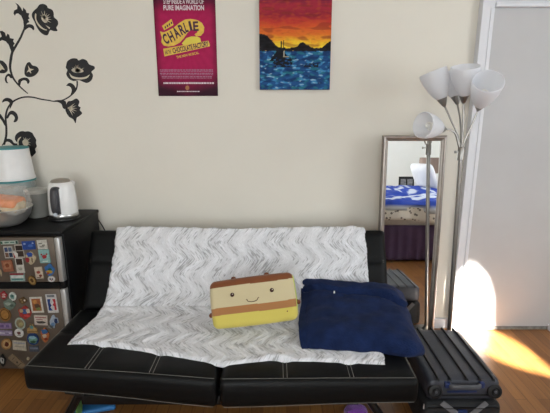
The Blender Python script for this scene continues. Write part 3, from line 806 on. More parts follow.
    M(1, 'e', 340, 312, 396, 354, 0, 'd4d0cc', 'small white oval magnet with dark smudges at the freezer corner', [('e', -.3, 0, .25, .3, '4c3a48'), ('e', .3, 0, .22, .3, '4c3a48'), ('e', 0, -.4, .2, .15, 'a33a48')])
    M(1, 'e', 200, 310, 262, 376, 20, '7c5c34', 'brass-brown oval medallion magnet at the bottom of the freezer door', [('e', 0, 0, .75, .75, 'a3824e'), ('b', 0, 0, .4, .45, '5c4024')])
    M(1, 'r', 72, 290, 181, 348, 1, '9fb4b0', 'wide teal and white magnet with a red top band', [('r', 0, .75, .98, .22, '8c2c35'), ('r', 0, .1, .85, .3, 'd5d8d3'), ('r', 0, -.5, .8, .15, '4c8480')])
    M(1, 'b', 0, 266, 16, 312, 0, 'bfae90', 'small cream magnet at the left edge of the freezer door')
    M(2, 'b', 0, 50, 62, 112, 0, '9c2c33', 'red rounded magnet at the upper left of the lower door', [('b', .1, .2, .55, .3, 'c9a09c'), ('r', 0, -.4, .5, .12, 'd9d0c8')])
    M(2, 'e', 70, 56, 138, 126, 0, 'cfd2cb', 'round white magnet with teal centre beside the red one', [('b', -.05, 0, .6, .55, '6f9a93'), ('b', 0, .1, .3, .25, '3c5c58')])
    M(2, 'b', 26, 112, 132, 196, 0, '6d7c70', 'grey-green oval stone-like magnet under the round white one', [('b', -.2, .1, .5, .3, '9aa598'), ('b', .4, -.2, .3, .25, '4a584e')])
    M(2, 'b', 150, 98, 222, 150, 0, '6c5438', 'small brown beaded magnet left of the orange picture', [('e', .55, .1, .2, .28, 'd9cfc0'), ('e', -.3, .3, .2, .2, 'a38a60'), ('e', -.1, -.4, .2, .2, 'a38a60')])
    M(2, 'r', 240, 96, 356, 222, 2, 'd5cfc2', 'white framed magnet with an orange painted scene', [('r', 0, .02, .72, .78, 'a3623c'), ('b', .1, -.15, .45, .3, '5c4434'), ('b', -.2, .4, .35, .25, 'c98a4a'), ('b', .2, -.5, .4, .18, '7c8a4a')])
    M(2, 'r', 370, 74, 474, 222, 2, 'd3d0cc', 'tall white magnet with a player silhouette between blue and red halves', [([(-.75, .5), (-.1, .5), (-.35, .1), (-.1, -.2), (-.4, -.4), (0, -.75), (-.75, -.75)], 0, 0, 1, 1, '28407c'), ([(.2, .5), (.75, .5), (.75, -.7), (.35, -.7), (.4, -.3), (.1, -.15), (.4, .1)], 0, 0, 1, 1, 'b5343c'), ('r', 0, .82, .7, .12, '77787c')])
    M(2, 'b', 146, 172, 262, 270, 0, '9c3a35', 'clustered red souvenir magnet with blue and tan towers', [('b', 0, .2, .4, .45, '3f5c90'), ('b', -.5, .3, .3, .3, 'b59a70'), ('b', .55, .3, .3, .4, 'c3baa8'), ('b', .3, -.5, .5, .2, 'c94a48')])
    M(2, 'e', -14, 182, 98, 292, 0, '8a6238', 'large round amber-brown magnet at the left edge of the lower door', [('e', 0, 0, .8, .8, '5f3f1e'), ('e', .02, .02, .66, .66, 'a3743c')])
    M(2, 'r', -8, 306, 98, 350, 0, '8f7a9c', 'upper of the two lilac bar magnets', [('r', -.5, 0, .3, .5, '6c5480'), ('r', .4, 0, .25, .5, '6c5480')])
    M(3, 'r', -8, 42, 104, 84, -2, '9a8ca8', 'lower of the two lilac bar magnets', [('r', 0, 0, .9, .3, 'c3bccb'), ('r', .2, 0, .3, .2, '6c5c80')])
    M(2, 'e', 116, 262, 216, 358, 0, 'a3ada3', 'round pale teal magnet with a tan centre', [('e', 0, 0, .72, .72, '8a7a5c'), ('b', .1, -.1, .4, .35, 'a39668')])
    M(2, 'r', 275, 244, 392, 322, -3, 'cdbfb3', 'cream sign magnet with a red border line and dark skyline', [('r', 0, .6, .85, .08, 'a3484a'), ('r', -.2, .2, .5, .08, 'a3686a'), ('b', 0, -.4, .7, .25, '4c4440')])
    M(2, [(-.9, -.9), (-.1, -1), (.2, -.3), (.9, -.2), (.8, .5), (.3, .6), (.1, 1), (-.3, .9), (-.9, .1)], 395, 240, 486, 346, 0, 'a8b4c4', 'blue and white cut-out figure magnet near the edge of the lower door', [('b', .4, .1, .35, .4, '2c3c64'), ('b', -.3, -.4, .4, .3, '6f8fb5')])
    M(3, 't', 214, -12, 310, 62, 0, 'b08d5c', 'gold castle-shaped magnet with teal towers', [('b', 0, .3, .35, .4, '5f8c88'), ('r', 0, -.7, .9, .14, '8c6a3c')])
    M(3, 'e', 114, 28, 198, 98, 0, 'd5d3ce', 'round white magnet with a small dark emblem', [('b', 0, 0, .4, .35, '6c4440'), ('r', 0, -.5, .4, .07, '55504c')])
    M(3, 'e', 214, 62, 322, 160, 0, '2c4478', 'round navy-rimmed landscape magnet', [('b', 0, -.1, .75, .6, '6f9a8c'), ('b', 0, .25, .6, .25, '8fb5c4'), ('b', 0, -.45, .5, .2, '3c5c44')])
    M(3, 'b', 326, 26, 406, 134, 0, 'b56c40', 'upright orange magnet with a blue top beside the sofa arm edge', [('b', .05, .55, .8, .35, '3c6ca3'), ('b', -.1, -.1, .5, .3, 'c9b59c'), ('b', .2, -.55, .5, .2, '8c3c2c')])
    M(3, 'e', 8, 106, 102, 196, -25, '9c7448', 'tilted wooden oval magnet with a dark figure', [('e', 0, 0, .75, .75, 'b59468'), ('b', .1, 0, .4, .45, '5c2c20')])
    M(3, 'r', 102, 126, 220, 200, -5, 'b5ad9c', 'plain beige rectangular card magnet', [('r', 0, .55, .85, .14, '9c9ca3'), ('r', 0, -.2, .7, .05, '8c8678')])
    M(3, 'r', 236, 168, 320, 214, 0, '585a64', 'small dark grey rectangular magnet near the sofa', [('r', 0, .2, .8, .3, '7c8494')])
    M(3, [(-.35, 1), (.35, 1), (.45, .8), (.45, -1), (-.45, -1), (-.45, .8)], 60, 232, 212, 354, 42, '83705a', 'brown luggage-tag magnet hanging diagonally', [('e', 0, -.1, .12, .12, '4c4034'), ('r', 0, .5, .28, .04, '5c4c3c'), ('r', 0, -.5, .28, .04, '5c4c3c')])
    M(3, 'b', -10, 238, 56, 330, 0, '1e1e1f', 'black magnet with a white shape at the lower left', [('b', -.1, 0, .6, .55, 'b5b5b2'), ('b', .1, .1, .2, .25, '2c2c2c')])
    M(3, 'b', 390, -6, 440, 24, 0, '9c9c98', 'tiny grey round magnet under the blue and white cut-out')
    M(3, 'e', 216, 258, 242, 282, 0, 'b5a88c', 'tiny beige dot magnet low on the door beside the sofa')
magnets()

# ------------------------------------------------------------------ things on the fridge
ZF = .8225
def kettle():
    base = atZ(63, 219, ZF); c = V((base.x, base.y+.02, ZF))
    root = thing('electric_kettle', 'white electric kettle with a dark grey handle on the mini fridge', 'kettle', tuple(c))
    wh = mat('white_plastic', 'e6e6e6', .25, coat=.3); dk = mat('dark_grey_plastic', '3b3b3f', .4); st = mat('steel', 'b9b9b9', .3, 1)
    b = nb(); lathe(b, [(.080, 0), (.083, .004), (.082, .012), (.078, .016)], c, 40); part('power_base', b, mat('black_plastic', '141416', .4), root)
    b = nb(); lathe(b, [(.0755, .016), (.077, .02), (.0765, .034), (.075, .036)], c, 40); part('heating_ring', b, st, root)
    b = nb(); lathe(b, [(.076, .035), (.0765, .06), (.0745, .12), (.069, .18), (.063, .203), (.056, .211), (.048, .214)], c, 48)
    part('body', b, wh, root)
    b = nb(); lathe(b, [(.052, .210), (.052, .217), (.044, .224), (.025, .229), (0, .230)], c, 32); part('lid', b, mat('smoky_lid', '8c8478', .3), root)
    hd = V((.06, -1, 0)).normalized(); sd = V((hd.y, -hd.x, 0))
    # handle: tall flattened oval ring pointing at the room
    pts = []
    for z, o_ in ((.185, .064), (.188, .082), (.180, .096), (.155, .105), (.12, .109), (.08, .108), (.058, .098), (.048, .078)):
        pts.append(c+hd*o_+V((0, 0, z)))
    b = nb(); tube(b, smooth_path(pts, 5), .0155, 14, flat=(.6, 1.25)); h = part('handle', b, dk, root)
    b = nb(); box(b, -.018, .018, -.006, .006, .055, .195, .005); q = V((0, 1, 0)).rotation_difference(hd).to_matrix()
    for v in b.verts: v.co = q @ v.co+c+hd*.08
    part('handle_inlay', b, mat('mid_grey_plastic', '5a5a60', .4), h)
    b = nb(); lathe(b, [(.011, 0), (.011, .004), (.009, .006), (0, .006)], c+hd*.106+V((0, 0, .047)), 20, hd); part('switch', b, mat('pale_button', 'c9ced8', .3), root, label='pale round switch')
    b = nb(); sp = V((.4, .9, 0)).normalized(); tube(b, [c+sp*.06+V((0, 0, .17)), c+sp*.085+V((0, 0, .2))], [.022, .012], 12); part('spout', b, wh, root)
kettle()
def bowl():
    c = V((-1.455, 2.248, ZF))
    root = thing('steel_bowl', 'shiny stainless steel mixing bowl at the left of the fridge top', 'bowl', tuple(c))
    st = mat('polished_steel', 'dad8d4', .34, .8, var=.03)
    prof = [(.055, 0), (.072, .003), (.100, .022), (.122, .055), (.131, .09), (.133, .092), (.137, .096), (.134, .099)]
    inn = [(r-.003, h+.003) for r, h in prof[:-2]][::-1]
    b = nb(); lathe(b, prof+[(.129, .094)]+inn+[(0, .004)], c, 56); part('bowl_wall', b, st, root)
    # bread bag
    cc = c+V((-.012, -.03, .118))
    bag = thing('bread_bag', 'clear plastic bag of bread with an orange label in the steel bowl', 'bread', tuple(cc))
    def blob(p, u, v, k):
        q = V(p); q *= 1+.06*nz(p.x*22, p.y*22, p.z*22); return Matrix.Rotation(.1, 3, 'Y') @ q+cc
    part('bread', rbox(.25, .12, .085, .032, 24, 16, 12, blob), mat('bread_crumb', 'cdb894', .85, var=.15, vscale=30), bag)
    def lab(p, u, v, k):
        q = V(p); q *= 1+.06*nz(p.x*22, p.y*22, p.z*22); return Matrix.Rotation(.1, 3, 'Y') @ q+cc
    part('label_band', rbox(.24, .128, .05, .022, 24, 16, 10, lambda p, u, v, k: lab(p+V((0, -.002, .022)), u, v, k)), mat('orange_label', 'd87a34', .5, var=.15, vscale=12), bag)
    b = nb()
    for (x, z) in ((.045, -.006), (.05, -.018), (.044, -.028), (.056, -.033), (-.02, -.012), (.0, -.02)):
        box(b, cc.x+x-.004, cc.x+x+.004, cc.y-.0665, cc.y-.062, cc.z+z-.003, cc.z+z+.003)
    part('print', b, mat('black_ink', '2a2420', .6), bag, False)
    film = mat('clear_film', 'f2f0ea', .12, trans=.0, alpha=.16)
    def fl(p, u, v, k):
        d = V(p).normalized(); q = V(p)*(1+.13*nz(d.x*6, d.y*6, d.z*6)+.06*nz(d.x*15, d.y*15, d.z*15)); return q+cc+V((.01, 0, .022))
    part('film', rbox(.29, .16, .14, .045, 40, 30, 24, fl), film, bag)
bowl()
def pots():
    # grey metal canister between bowl and kettle
    q = atY(39, 215, 2.44); c = V((q.x+.008, 2.425, ZF))
    root = thing('canister', 'grey translucent canister standing between the steel bowl and the kettle', 'canister', tuple(c))
    g = mat('grey_translucent_plastic', '8f908c', .3, alpha=.88)
    b = nb(); lathe(b, [(.050, 0), (.056, .006), (.058, .12), (.058, .14)], c, 36); part('body', b, g, root)
    b = nb(); lathe(b, [(.060, .14), (.062, .145), (.062, .158), (.056, .164), (0, .165)], c, 36); part('lid', b, mat('pale_lid', 'b5b3ac', .3), root)
    # clear tub with teal rim, white tub on it
    c = V((-1.54, 2.503, ZF))
    t = thing('clear_tub', 'clear plastic tub with a thin teal rim under the white tub', 'tub', tuple(c))
    cl = mat('clear_plastic', 'cfdcdc', .15, alpha=.35)
    b = nb(); lathe(b, [(.100, .0), (.108, .006), (.116, .195), (.116, .2), (.113, .2), (.105, .009), (0, .006)], c, 48); part('body', b, cl, t)
    b = nb(); lathe(b, [(.112, .199), (.118, .199), (.119, .207), (.112, .209)], c, 48, closed=True); part('rim', b, mat('teal_plastic', '3f8f94', .4), t, label='teal rim')
    b = nb(); lathe(b, [(.085, .02), (.092, .03), (.096, .1), (.08, .12), (0, .13)], c, 32); part('contents', b, mat('pale_contents', 'd8d4c8', .8, var=.2), t)
    z0 = c.z+.209
    c2 = V((-1.54, 2.503, z0))
    o = thing('white_tub', 'tapered white plastic tub with a teal lid stacked highest at the left edge', 'tub', tuple(c2))
    b = nb(); lathe(b, [(.117, 0), (.118, .006), (.114, .02), (.098, .178), (0, .178)], c2, 56); part('body', b, mat('white_tub_plastic', 'e4e4e4', .4), o)
    b = nb(); lathe(b, [(.099, .177), (.101, .179), (.101, .184), (.097, .186), (0, .185)], c2, 56); part('lid', b, mat('teal_plastic', '3f8f94', .4), o, label='teal lid')
pots()
b = nb(); tube(b, smooth_path([atY(94, 215, 2.605), atY(99, 221, 2.612), atY(104, 229, 2.612), atY(107, 236, 2.60), atY(108, 250, 2.6)], 6), .0035, 8)
o = recentre(obj('power_cord', b, mat('black_cable', '141414', .5))); tag(o, 'thin black power cord dropping behind the sofa beside the fridge', 'cord')

# ------------------------------------------------------------------ wall stickers
def stickers():
    m_k = mat('black_vinyl', '1c1c1e', .5, var=.05); m_c = mat('cut_out_wall_tone', 'cfc5b1', .75, var=.02)
    S = {'c6': (0, 0, 6.883), 'c8': (0, 60, 4.58), 'c7': (50, 50, 5.16), 'c9': (0, 130, 9.17), 'px': (0, 0, 1)}
    def P(cr, p, d=0): c = S[cr]; return atY(c[0]+p[0]/c[2], c[1]+p[1]/c[2], WY-.0002-d)
    def part2(name, shapes, root, m=m_k, d=0):
        bm = nb()
        for cr, pts in shapes: poly_prism(bm, [P(cr, p, d) for p in pts], (0, -.0006-d*.1, 0))
        return part(name, bm, m, root, False)
    def smooth2(pts, n=3):
        L = len(pts); out = []
        for i in range(L):
            p0, p1, p2, p3 = [V((*pts[(i+k) % L], 0)) for k in (-1, 0, 1, 2)]
            for k in range(n):
                t = k/n; q = .5*((2*p1)+(p2-p0)*t+(2*p0-5*p1+4*p2-p3)*t*t+(3*p1-p0-3*p2+p3)*t**3); out.append((q.x, q.y))
        return out
    def ribbon(cr, pts, w0, w1):
        pp = smooth_path([V((*p, 0)) for p in pts], 5); Lf, Rt = [], []
        for i, p in enumerate(pp):
            t = (pp[min(i+1, len(pp)-1)]-pp[max(i-1, 0)]).normalized(); s = V((-t.y, t.x, 0))*lerp(w0, w1, i/(len(pp)-1))*.68
            Lf.append(((p+s).x, (p+s).y)); Rt.append(((p-s).x, (p-s).y))
        return (cr, Lf+Rt[::-1])
    def strokes(cr, c, rad, a0, a1, n, seedv, w=5):
        r = random.Random(seedv); out = []
        for k in range(n):
            a = lerp(a0, a1, k/max(1, n-1)); L = rad*(.6+.4*r.random()); d = (math.cos(a), math.sin(a)); s = (-d[1]*w/2, d[0]*w/2)
            out.append((cr, [(c[0]+s[0], c[1]+s[1]), (c[0]+d[0]*L, c[1]+d[1]*L), (c[0]-s[0], c[1]-s[1]), (c[0]-d[0]*rad*.15, c[1]-d[1]*rad*.15)]))
        return out
    # upper branch
    u = thing('wall_sticker', 'black floral wall decal spray with a large bloom near the ceiling corner', 'wall decal', tuple(P('px', (28, 92))))
    part2('stem', [ribbon('c6', [(165, 205), (140, 262), (108, 318), (84, 362), (74, 413)], 10, 14), ribbon('c8', [(49, 0), (47, 40), (62, 85), (95, 125), (128, 154)], 9, 3)], u)
    part2('leaf', [('c6', [(105, 18), (125, 30), (145, 55), (156, 78), (160, 52), (178, 70), (183, 88), (202, 92), (196, 112), (204, 128), (192, 134), (203, 152), (186, 160), (180, 185), (168, 200), (158, 215), (164, 180), (160, 140), (146, 108), (125, 92), (110, 95), (102, 108), (93, 92), (98, 72), (118, 62), (120, 42)])], u)
    part2('leaf', [('c6', smooth2([(160, 215), (172, 185), (190, 168), (215, 168), (232, 180), (236, 200), (228, 208), (218, 196), (200, 190), (180, 202)]))], u)
    part2('leaf', [('c6', [(-6, 215), (15, 212), (35, 225), (42, 252), (52, 232), (64, 240), (68, 262), (96, 268), (90, 285), (102, 300), (92, 312), (96, 330), (80, 365), (72, 340), (60, 308), (40, 285), (14, 275), (-6, 288), (-6, 262), (12, 252), (6, 232)])], u)
    part2('leaf', [('c8', smooth2([(50, 84), (40, 74), (32, 80), (32, 96), (38, 106), (28, 104), (22, 88), (28, 70), (42, 62), (58, 78)]))], u)
    part2('leaf', [('c8', smooth2([(84, 108), (84, 92), (96, 84), (112, 80), (128, 84), (136, 98), (128, 110), (122, 98), (112, 93), (98, 98), (92, 116)]))], u)
    fl = part2('flower', [('c6', smooth2([(222, 120), (220, 95), (235, 72), (255, 55), (272, 32), (298, 27), (322, 38), (330, 55), (358, 66), (370, 90), (372, 118), (396, 140), (400, 168), (388, 190), (396, 212), (368, 214), (345, 208), (328, 242), (300, 238), (272, 215), (250, 180), (238, 150)]))], u)
    part2('petal_lines', strokes('c6', (306, 128), 62, -2.4, 1.0, 9, 1, 10)+[('c6', smooth2([(285, 120), (300, 98), (322, 112), (330, 140), (312, 158), (292, 142)]))], fl, m_c, .0006)
    part2('petal_lines', [('c6', smooth2([(242, 95), (250, 98), (250, 130), (268, 165), (300, 195), (325, 206), (310, 208), (275, 190), (250, 155), (240, 122)])), ('c6', [(312, 172), (345, 190), (340, 200)])], fl, m_c, .0006)
    bd = thing('wall_sticker', 'small black heart-shaped bud decal on the cream wall, apart from the branches', 'wall decal', tuple(P('c8', (140, 45))))
    b1 = part2('bud', [('c8', smooth2([(112, 58), (114, 36), (124, 14), (137, 10), (148, 24), (168, 30), (178, 46), (168, 64), (150, 76), (128, 78), (115, 70)]))], bd)
    part2('petal_lines', [('c8', [(128, 25), (138, 40), (156, 42), (140, 50), (144, 62), (132, 52), (122, 58), (132, 42)])], b1, m_c, .0006)
    b2t = thing('wall_sticker', 'black bud decal cut by the left edge of the photo', 'wall decal', tuple(P('c8', (10, 30))))
    b2 = part2('bud', [('c8', smooth2([(-20, 5), (5, 2), (20, 10), (33, 28), (35, 48), (22, 60), (0, 60), (-20, 55)]))], b2t)
    part2('petal_lines', [('c8', [(0, 15), (14, 32), (22, 46), (8, 42), (0, 50)])], b2, m_c, .0006)
    # lower branch
    l = thing('wall_sticker', 'black floral wall decal vine with three blooms reaching towards the poster', 'wall decal', tuple(P('c8', (30, 350))))
    part2('stem', [ribbon('c8', [(18, 388), (28, 350), (29, 310), (26, 265), (34, 225), (58, 192), (100, 172), (145, 170), (190, 180), (232, 186)], 8, 4),
                   ribbon('c8', [(-4, 252), (12, 272), (26, 300)], 12, 6), ribbon('c7', [(0, 262), (30, 265), (62, 260), (98, 242), (130, 212), (140, 185), (140, 160)], 4, 6),
                   ], l)
    part2('leaf', [('c8', smooth2([(10, 195), (14, 182), (30, 173), (50, 178), (60, 192), (54, 210), (44, 225), (46, 202), (36, 190), (22, 190)]))], l)
    part2('leaf', [('c8', smooth2([(30, 262), (42, 238), (58, 232), (76, 244), (83, 265), (76, 282), (62, 284), (68, 268), (62, 254), (48, 250), (36, 268)]))], l)
    part2('leaf', [('c7', smooth2([(84, 184), (98, 170), (116, 174), (130, 190), (134, 206), (122, 224), (104, 240), (112, 212), (108, 194), (96, 186)]))], l)
    part2('leaf', [('c7', smooth2([(20, 262), (50, 258), (78, 262), (84, 280), (78, 304), (66, 298), (60, 280), (44, 270)]))], l)
    part2('leaf', [('c9', smooth2([(15, 145), (35, 110), (52, 84), (82, 80), (110, 92), (130, 120), (165, 125), (150, 145), (118, 138), (88, 112), (60, 108), (40, 130)]))], l)
    f2 = part2('flower', [('c7', smooth2([(84, 78), (90, 58), (112, 44), (138, 44), (148, 54), (168, 46), (190, 54), (202, 74), (228, 84), (230, 98), (214, 112), (222, 130), (214, 156), (192, 170), (170, 164), (150, 156), (120, 160), (96, 146), (84, 124), (90, 104), (82, 92)]))], l)
    part2('petal_lines', strokes('c7', (142, 112), 44, -2.8, -.2, 9, 3, 8)+[('c7', smooth2([(112, 100), (140, 92), (166, 100), (172, 112), (140, 118), (118, 112)]))], f2, m_c, .0006)
    part2('petal_lines', [('c7', smooth2([(100, 118), (115, 134), (150, 142), (185, 138), (205, 126), (190, 146), (150, 152), (112, 144)]))], f2, m_c, .0006)
    f3 = part2('flower', [('c7', smooth2([(80, 296), (92, 266), (112, 262), (136, 250), (152, 266), (146, 288), (158, 296), (154, 310), (166, 326), (150, 342), (138, 350), (132, 378), (120, 358), (98, 344), (82, 318)]))], l)
    part2('petal_lines', strokes('c7', (98, 300), 46, -.7, 1.1, 6, 5, 8), f3, m_c, .0006)
    f4 = part2('flower', [('c9', smooth2([(138, 62), (150, 38), (175, 18), (205, 10), (232, 14), (262, 12), (295, 26), (312, 55), (332, 88), (330, 120), (338, 150), (322, 175), (330, 205), (312, 226), (290, 246), (278, 215), (272, 182), (262, 160), (200, 168), (150, 150), (158, 118), (140, 92)]))], l)
    part2('petal_lines', strokes('c9', (235, 110), 62, -2.0, .6, 7, 9, 12)+[('c9', smooth2([(205, 105), (225, 88), (250, 100), (262, 130), (240, 145), (215, 135)]))], f4, m_c, .0006)
    part2('petal_lines', [('c9', smooth2([(195, 62), (168, 78), (158, 108), (162, 140), (172, 136), (170, 105), (182, 82)]))], f4, m_c, .0006)
    l2 = thing('wall_sticker', 'black decal piece at the left edge beside the white tub', 'wall decal', tuple(P('c9', (5, 390))))
    part2('leaf', [('c9', smooth2([(-30, 360), (5, 365), (22, 385), (15, 405), (-30, 400)]))], l2)
stickers()

# ------------------------------------------------------------------ poster
def poster():
    Y = WY-.004; s = 6.875
    def P(x, y, d=0): return atY(145+x/s, y/s, Y-d)
    x0 = P(95, 660).x; x1 = P(502, 660).x; zb = atY(190, 96, Y).z; zt = zb+.565; Wp = x1-x0
    root = thing('theatre_poster', 'magenta theatre poster with gold title lettering taped to the wall', 'poster', (x0+Wp/2, Y, zb))
    nx, nzv = 40, 90; rows = []
    def zz(x, z): return .004*math.exp(-((x-x0)/.03)**2)*sm(zb+.2, zb, z)+.0015*math.sin((x-x0)*20)*0
    def py_(x, z, d): return Y-zz(x, z)-d
    rows = [[V((lerp(x0, x1, i/nx), py_(lerp(x0, x1, i/nx), lerp(zb, zt, j/nzv), 0), lerp(zb, zt, j/nzv))) for i in range(nx+1)] for j in range(nzv+1)]
    bm = grid_mesh(rows); o = obj('sheet', bm, vcol_mat('poster_print', .6), None)
    so = o.modifiers.new('t', 'SOLIDIFY'); so.thickness = .0006; so.offset = 1
    def cf(co, i):
        u = (co.x-x0)/Wp; t = (zt-co.z)/.565   # t 0 top
        tt = (co.z-zb)/.565
        mg = V(lin('a5164e')[:3]); dk = V(lin('33091f')[:3]); hot = V(lin('b81c58')[:3])
        ray_ = .5+.5*math.sin(math.atan2(u-.5, tt-.62)*26)
        c = mg.lerp(hot, .35*ray_)
        d = sm(.30, .0, tt)*(.75+.3*abs(u-.5)*2); c = c.lerp(dk, clamp(d*1.15))
        c = c.lerp(dk, clamp(sm(.78, .96, tt)*.9)); c = c.lerp(dk, .5*sm(.38, .5, abs(u-.5)))
        c = c*(1+.08*nz(co.x*60, co.z*60))
        return (c.x, c.y, c.z, 1)
    set_vcol(o.data, cf); adopt(o, root)
    gold = mat('poster_gold', 'd9b23c', .45, var=.12, vscale=60); purple = mat('poster_purple', '3d0f2c', .5); wht = mat('poster_white', 'd9c9cf', .5); ygl = mat('poster_yellow', 'd9c63c', .45)
    pale = mat('poster_small_print', '9c6a86', .5)
    def pl(pts, d): bm = nb(); poly_prism(bm, [P(x, y, d) for x, y in pts], (0, -.0004, 0)); return bm
    # gold swoosh, tag and lower banner
    bm = pl([(103, 216), (128, 222), (150, 214), (200, 188), (236, 158), (276, 134), (315, 130), (360, 138), (392, 158), (408, 188), (404, 222), (384, 246), (352, 250), (340, 236), (360, 222), (362, 206), (340, 200), (314, 206), (290, 228), (268, 262), (238, 294), (200, 314), (160, 320), (128, 312), (112, 290), (116, 258)], .001)
    sw = part('title_ribbon', bm, gold, root, False)
    part('title_ribbon', pl([(252, 300), (284, 262), (320, 250), (362, 252), (380, 262), (386, 292), (320, 300), (270, 312)], .0008), ygl, root, False)
    part('title_tag', pl([(117, 178), (182, 130), (196, 172), (132, 208)], .001), gold, root, False)
    bm = nb()
    for k in range(4): poly_prism(bm, [P(134+k*14, 184-k*10, .0016), P(142+k*14, 178-k*10, .0016), P(146+k*14, 192-k*10, .0016), P(138+k*14, 198-k*10, .0016)], (0, -.0003, 0))
    part('print', bm, purple, root, False)
    part('title_banner', pl([(125, 335), (436, 280), (446, 306), (445, 318), (134, 388)], .0012), gold, root, False)
    mpp = (P(100, 300)-P(0, 300)).length/100    # metres per crop unit
    def txt(bm, s_, cx, cy, hgt, width, ang, d, bold=0):
        q = P(cx, cy, d); n0 = len(bm.verts)
        tmp = nb(); text_bm(tmp, s_, 1, Matrix.Identity(4), 0, 0)
        xs = [v.co.x for v in tmp.verts]; ys = [v.co.y for v in tmp.verts]; w_ = max(xs)-min(xs); h_ = max(ys)-min(ys); mx_, my_ = (max(xs)+min(xs))/2, (max(ys)+min(ys))/2; tmp.free()
        S = Matrix.Diagonal((width*mpp/w_, hgt*mpp/h_, .0002, 1)) @ Matrix.Translation((-mx_, -my_, 0))
        M = Matrix.Translation(q) @ Matrix.Rotation(PI/2, 4, 'X') @ Matrix.Rotation(math.radians(ang), 4, 'Z') @ S
        text_bm(bm, s_, 1, M, 1.0, bold)
    bm = nb(); txt(bm, 'STEP INSIDE A WORLD OF', 265, 10, 30, 270, 0, .001, .02); txt(bm, 'PURE IMAGINATION', 266, 53, 30, 272, 0, .001, .03)
    part('slogan', bm, wht, root, False)
    bm = nb()
    letters = [('C', 142, 268, 62, 34, 24), ('H', 180, 252, 62, 34, 26), ('A', 215, 224, 66, 36, 28), ('R', 253, 203, 62, 34, 24), ('L', 284, 188, 58, 22, 16), ('I', 315, 178, 56, 12, 12), ('E', 352, 180, 56, 36, 2)]
    for ch, x, y, h, w_, a in letters: txt(bm, ch, x-(3 if ch in 'LIE' else 0), y, h, w_*(.86 if ch != 'I' else .8), a, .0018, .035)
    part('title', bm, purple, root, False)
    bm = nb(); txt(bm, 'AND THE', 158, 358, 24, 42, 11, .002, .02); txt(bm, 'CHOCOLATE FACTORY', 312, 325, 32, 250, 11, .002, .03)
    part('title', bm, purple, root, False)
    bm = nb(); txt(bm, 'THE NEW MUSICAL', 293, 378, 16, 158, 11, .001, .02); part('subtitle', bm, gold, root, False)
    # rows of small print
    r = random.Random(3); bm = nb()
    for k in range(6):
        y = 50*6.875+0; yy = 343.75+134+k*11.5; x = 103
        while x < 462:
            w_ = r.uniform(6, 22); h = 7 if k % 2 == 0 else 4
            poly_prism(bm, [P(x, yy, .0008), P(min(x+w_, 468), yy, .0008), P(min(x+w_, 468), yy+h, .0008), P(x, yy+h, .0008)], (0, -.0002, 0)); x += w_+r.uniform(2, 5)
    part('small_print', bm, pale, root, False)
    bm = nb(); x = 112; yy = 343.75+222
    while x < 466:
        w_ = r.uniform(5, 16); poly_prism(bm, [P(x, yy, .0008), P(x+w_, yy, .0008), P(x+w_, yy+11, .0008), P(x, yy+11, .0008)], (0, -.0002, 0)); x += w_+r.uniform(2, 4)
    x = 220
    while x < 365: w_ = r.uniform(5, 14); poly_prism(bm, [P(x, yy+60, .0008), P(x+w_, yy+60, .0008), P(x+w_, yy+66, .0008), P(x, yy+66, .0008)], (0, -.0002, 0)); x += w_+3
    part('small_print', bm, wht, root, False)
    bm = nb(); poly_prism(bm, [P(291+14*math.cos(t), 343.75+260-16*math.sin(t), .0008) for t in [2*PI*k/12 for k in range(12)]], (0, -.0003, 0)); part('emblem', bm, mat('poster_emblem', 'a3683c', .5), root, False)
poster()

